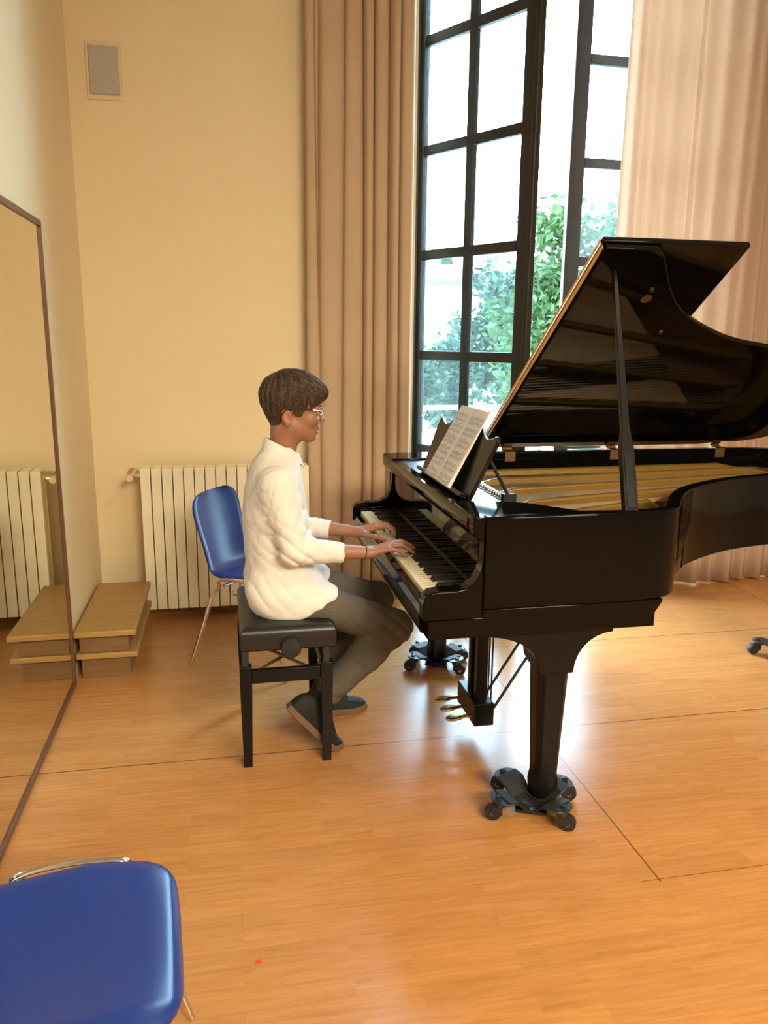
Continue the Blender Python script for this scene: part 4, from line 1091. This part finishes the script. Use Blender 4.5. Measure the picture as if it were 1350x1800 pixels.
# turned-down collar
b = MB(); secs = []; nn = 40
for i in range(nn+1):
    u = -1+2*i/nn; th = u*PI*.93; fr = (1-math.cos(th))/2; bk = 1-fr      # th = 0 at the nape
    s_, c_ = math.sin(th), math.cos(th)
    topz = lerp(1.162, 1.100, fr); cx = lerp(.196, .192, fr)
    rt_x, rt_y = .0585, .0570; dx = .022*fr
    tin = (cx-rt_x*c_+dx*0-.004*bk, YC+rt_y*s_, topz-.002); tout = (cx-(rt_x+.004)*c_+.002-.004*bk, YC+(rt_y+.004)*s_, topz)
    drop = lerp(.044, .040, fr)+.016*max(0, abs(u)-.82)/.18
    lo_o = (cx-(rt_x+.017)*c_+.008*fr, YC+(rt_y+.024)*s_, topz-drop); lo_i = (cx-(rt_x+.013)*c_+.008*fr, YC+(rt_y+.020)*s_, topz-drop+.001)
    inn_ = (cx-(rt_x-.002)*c_-.004*bk, YC+(rt_y-.002)*s_, topz-.030)
    secs.append([tin, tout, lo_o, lo_i, inn_])
b.loft(secs); b.build('collar', M['shirt'], sh, bevel=.0015, smooth=True, angle=60)
b = MB()
for z in (1.03, .96, .89, .82, .75): b.lathe([(.005, 0), (.005, .002), (0, .0025)], (interp(z, [(.75, .309), (.78, .300), (.88, .282), (.97, .270), (1.03, .266)])-.001, YC, z), 'x', 10)
b.build('button', M['paper'], sh)
# --- trousers
ops = []
add(loftz([(.68, .075, .27, .13), (.60, .072, .33, .165), (.55, .09, .30, .17), (.525, .12, .28, .165)], YC), .02)
RAh, LAh = (.328, 2.699, .216), (.362, 2.972, .160)
for Hp, K, A in ((RHp, RK, RAh), (LHp, LK, LAh)):
    Hh = (.16, Hp[1], .604)
    add(cap(Hh, tuple(L3(K)+np.array([-.01, 0, .004])), .086, .064), .03)
    add(ell(tuple(L3(K)+np.array([.003, 0, .0])), (.066, .062, .066)), .02)
    md_ = tuple(L3(K)*.6+L3(A)*.4); add(cap(K, md_, .062, .064), .02); add(cap(md_, tuple(L3(A)+(L3(A)-L3(K))*.10), .064, .052), .02)
ops.append(('&', plane((.19, YC, .521), (0, 0, -1)), .01)) if False else None
ops = [o for o in ops if o]
for K, A in ((RK, RAh), (LK, LAh)):
    ax_ = L3(A)-L3(K); c = L3(A); ax2 = ax_/np.linalg.norm(ax_); pf = plane(A, ax_); spf = cap(tuple(c+ax2*.05), tuple(c+ax2*.055), .075, .075)
    ops.append(('-', (lambda pf, spf: lambda p: np.maximum(-pf(p), spf(p)))(pf, spf), .004))
def tr_disp(p):
    d = .0016*waves(p, 40, 21)
    for K, Hp, A in ((L3(RK), L3(RHp), L3(RAh)), (L3(LK), L3(LHp), L3(LAh))):
        q = p-K; dist = np.sqrt((q*q).sum(1)); inn_ = np.clip(-(q[:, 0]*.9+q[:, 2]*.3)/.05, 0, 1)
        d = d+.0070*np.exp(-(dist/.10)**2)*inn_*(1-2*np.abs(np.sin(q[:, 0]*35-q[:, 2]*60+1.4*waves(p, 20, 3)))**.7)
        d = d+.0040*np.exp(-(dist/.16)**2)*(1-2*np.abs(np.sin(q[:, 0]*30+q[:, 2]*50+2.0*waves(p, 18, 7)))**.6)
        h_ = p-(L3(Hp)+np.array([.14, 0, .03])); d = d+.0050*np.exp(-((h_*h_).sum(1))/.014)*(1-2*np.abs(np.sin(h_[:, 0]*32-h_[:, 2]*45+1.6*waves(p, 20, 31)))**.6)
        a_ = p-A; d = d+.0045*np.exp(-((a_*a_).sum(1))/.012)*(1-2*np.abs(np.sin(a_[:, 2]*48+a_[:, 0]*18+1.6*waves(p, 25, 13)))**.6)
    # side seam
    th = (p[:, 2]-(.604-(p[:, 0]-.16)*.33)); d = d+.0014*np.exp(-(th/.0025)**2)*(p[:, 0] > .2)*(p[:, 0] < .56)*(p[:, 2] > .44)
    return d
V4, F4 = mesh_sdf(ops, (.05, 2.63, .06), (.69, 3.09, .71), .0032, tr_disp)
sdf_obj('trousers', V4, F4, M['trousers'], per, 1)
for A_, B_, nm in ((L3((.318, 2.698, .240)), L3((.262, 2.682, .150)), 'sock'), (L3((.360, 2.972, .165)), L3((.325, 2.973, .06)), 'sock')):
    b = MB(); pts = [tuple(A_+(B_-A_)*t) for t in np.linspace(0, 1, 6)]; b.tube(pts, [.036, .0355, .036, .037, .036, .034], 16); b.build(nm, M['shoe'], per, smooth=True)
# --- shoes: lofted along a path that bends at the ball of the foot
def shoe(path, y, yawd, Ls):
    P = [Vector((p[0], 0, p[1])) for p in path]; P = smooth_path(P, 10); acc_ = [0]
    for i in range(1, len(P)): acc_.append(acc_[-1]+(P[i]-P[i-1]).length)
    tot = acc_[-1]
    def at(s, side, h):
        s = s*tot; i = min(max(int(np.searchsorted(acc_, s))-1, 0), len(P)-2); t = (s-acc_[i])/max(acc_[i+1]-acc_[i], 1e-6)
        p = P[i].lerp(P[i+1], t); i0, i1 = max(i-1, 0), min(i+2, len(P)-1); tg = (P[i1]-P[i0]).normalized(); nn = Vector((-tg.z, 0, tg.x))
        q = p+nn*h; return Vector((q.x, y+side+(s/tot-.3)*yawd, q.z))
    wt = [(0, .016), (.03, .026), (.12, .036), (.35, .038), (.62, .043), (.75, .045), (.87, .038), (.95, .026), (1, .010)]
    ht = [(0, .058), (.03, .080), (.10, .098), (.22, .116), (.34, .118), (.44, .106), (.58, .076), (.72, .054), (.86, .046), (.92, .042), (.96, .034), (1, .022)]
    secs = []
    for s in np.linspace(.012, .985, 34):
        w_, h_ = interp(s, wt)*.95, interp(s, ht); ring_ = []
        for a in np.linspace(0, PI, 13):
            c_, sn = math.cos(a), math.sin(a); narrow = 1 if s > .5 else 1
            ring_.append(at(s, w_*(abs(c_)**.75)*(1 if c_ > 0 else -1)*(1-.22*(sn**2)*(s < .45)), .022+(h_-.022)*sn**.8))
        secs.append(ring_)
    b = MB(); b.loft(secs); o = b.build('shoe', M['shoe'], per, smooth=True, angle=70)
    b = MB(); n_ = 30; ol = [(s, interp(s, wt)+.0025) for s in np.linspace(0, 1, n_)]
    outl = [(s, w_) for s, w_ in ol]+[(s, -w_) for s, w_ in ol[::-1]]
    secs = []
    for s, w_ in ol: secs.append([at(s, -w_, 0), at(s, w_, 0), at(s, w_, .024), at(s, -w_, .024)])
    b.loft(secs); b.build('sole', M['sole'], o, bevel=.003)
    b = MB()
    for k in range(5):
        s = .46+k*.055; h_ = interp(s, ht); b.tube([at(s+.01*abs(sd)/.02, sd, h_+.002-.10*sd*sd/.02) for sd in (-.022, -.012, 0, .012, .022)], .0022, 6)
    b.build('laces', M['shoe'], o, smooth=True)
    return o
shoe([(.180, .188), (.225, .140), (.290, .068), (.335, .019), (.362, .004), (.392, .002)], 2.672, .01, 1)
shoe([(.262, .004), (.33, .001), (.40, .001), (.47, .001), (.512, .003), (.540, .008)], 2.975, .015, 1)
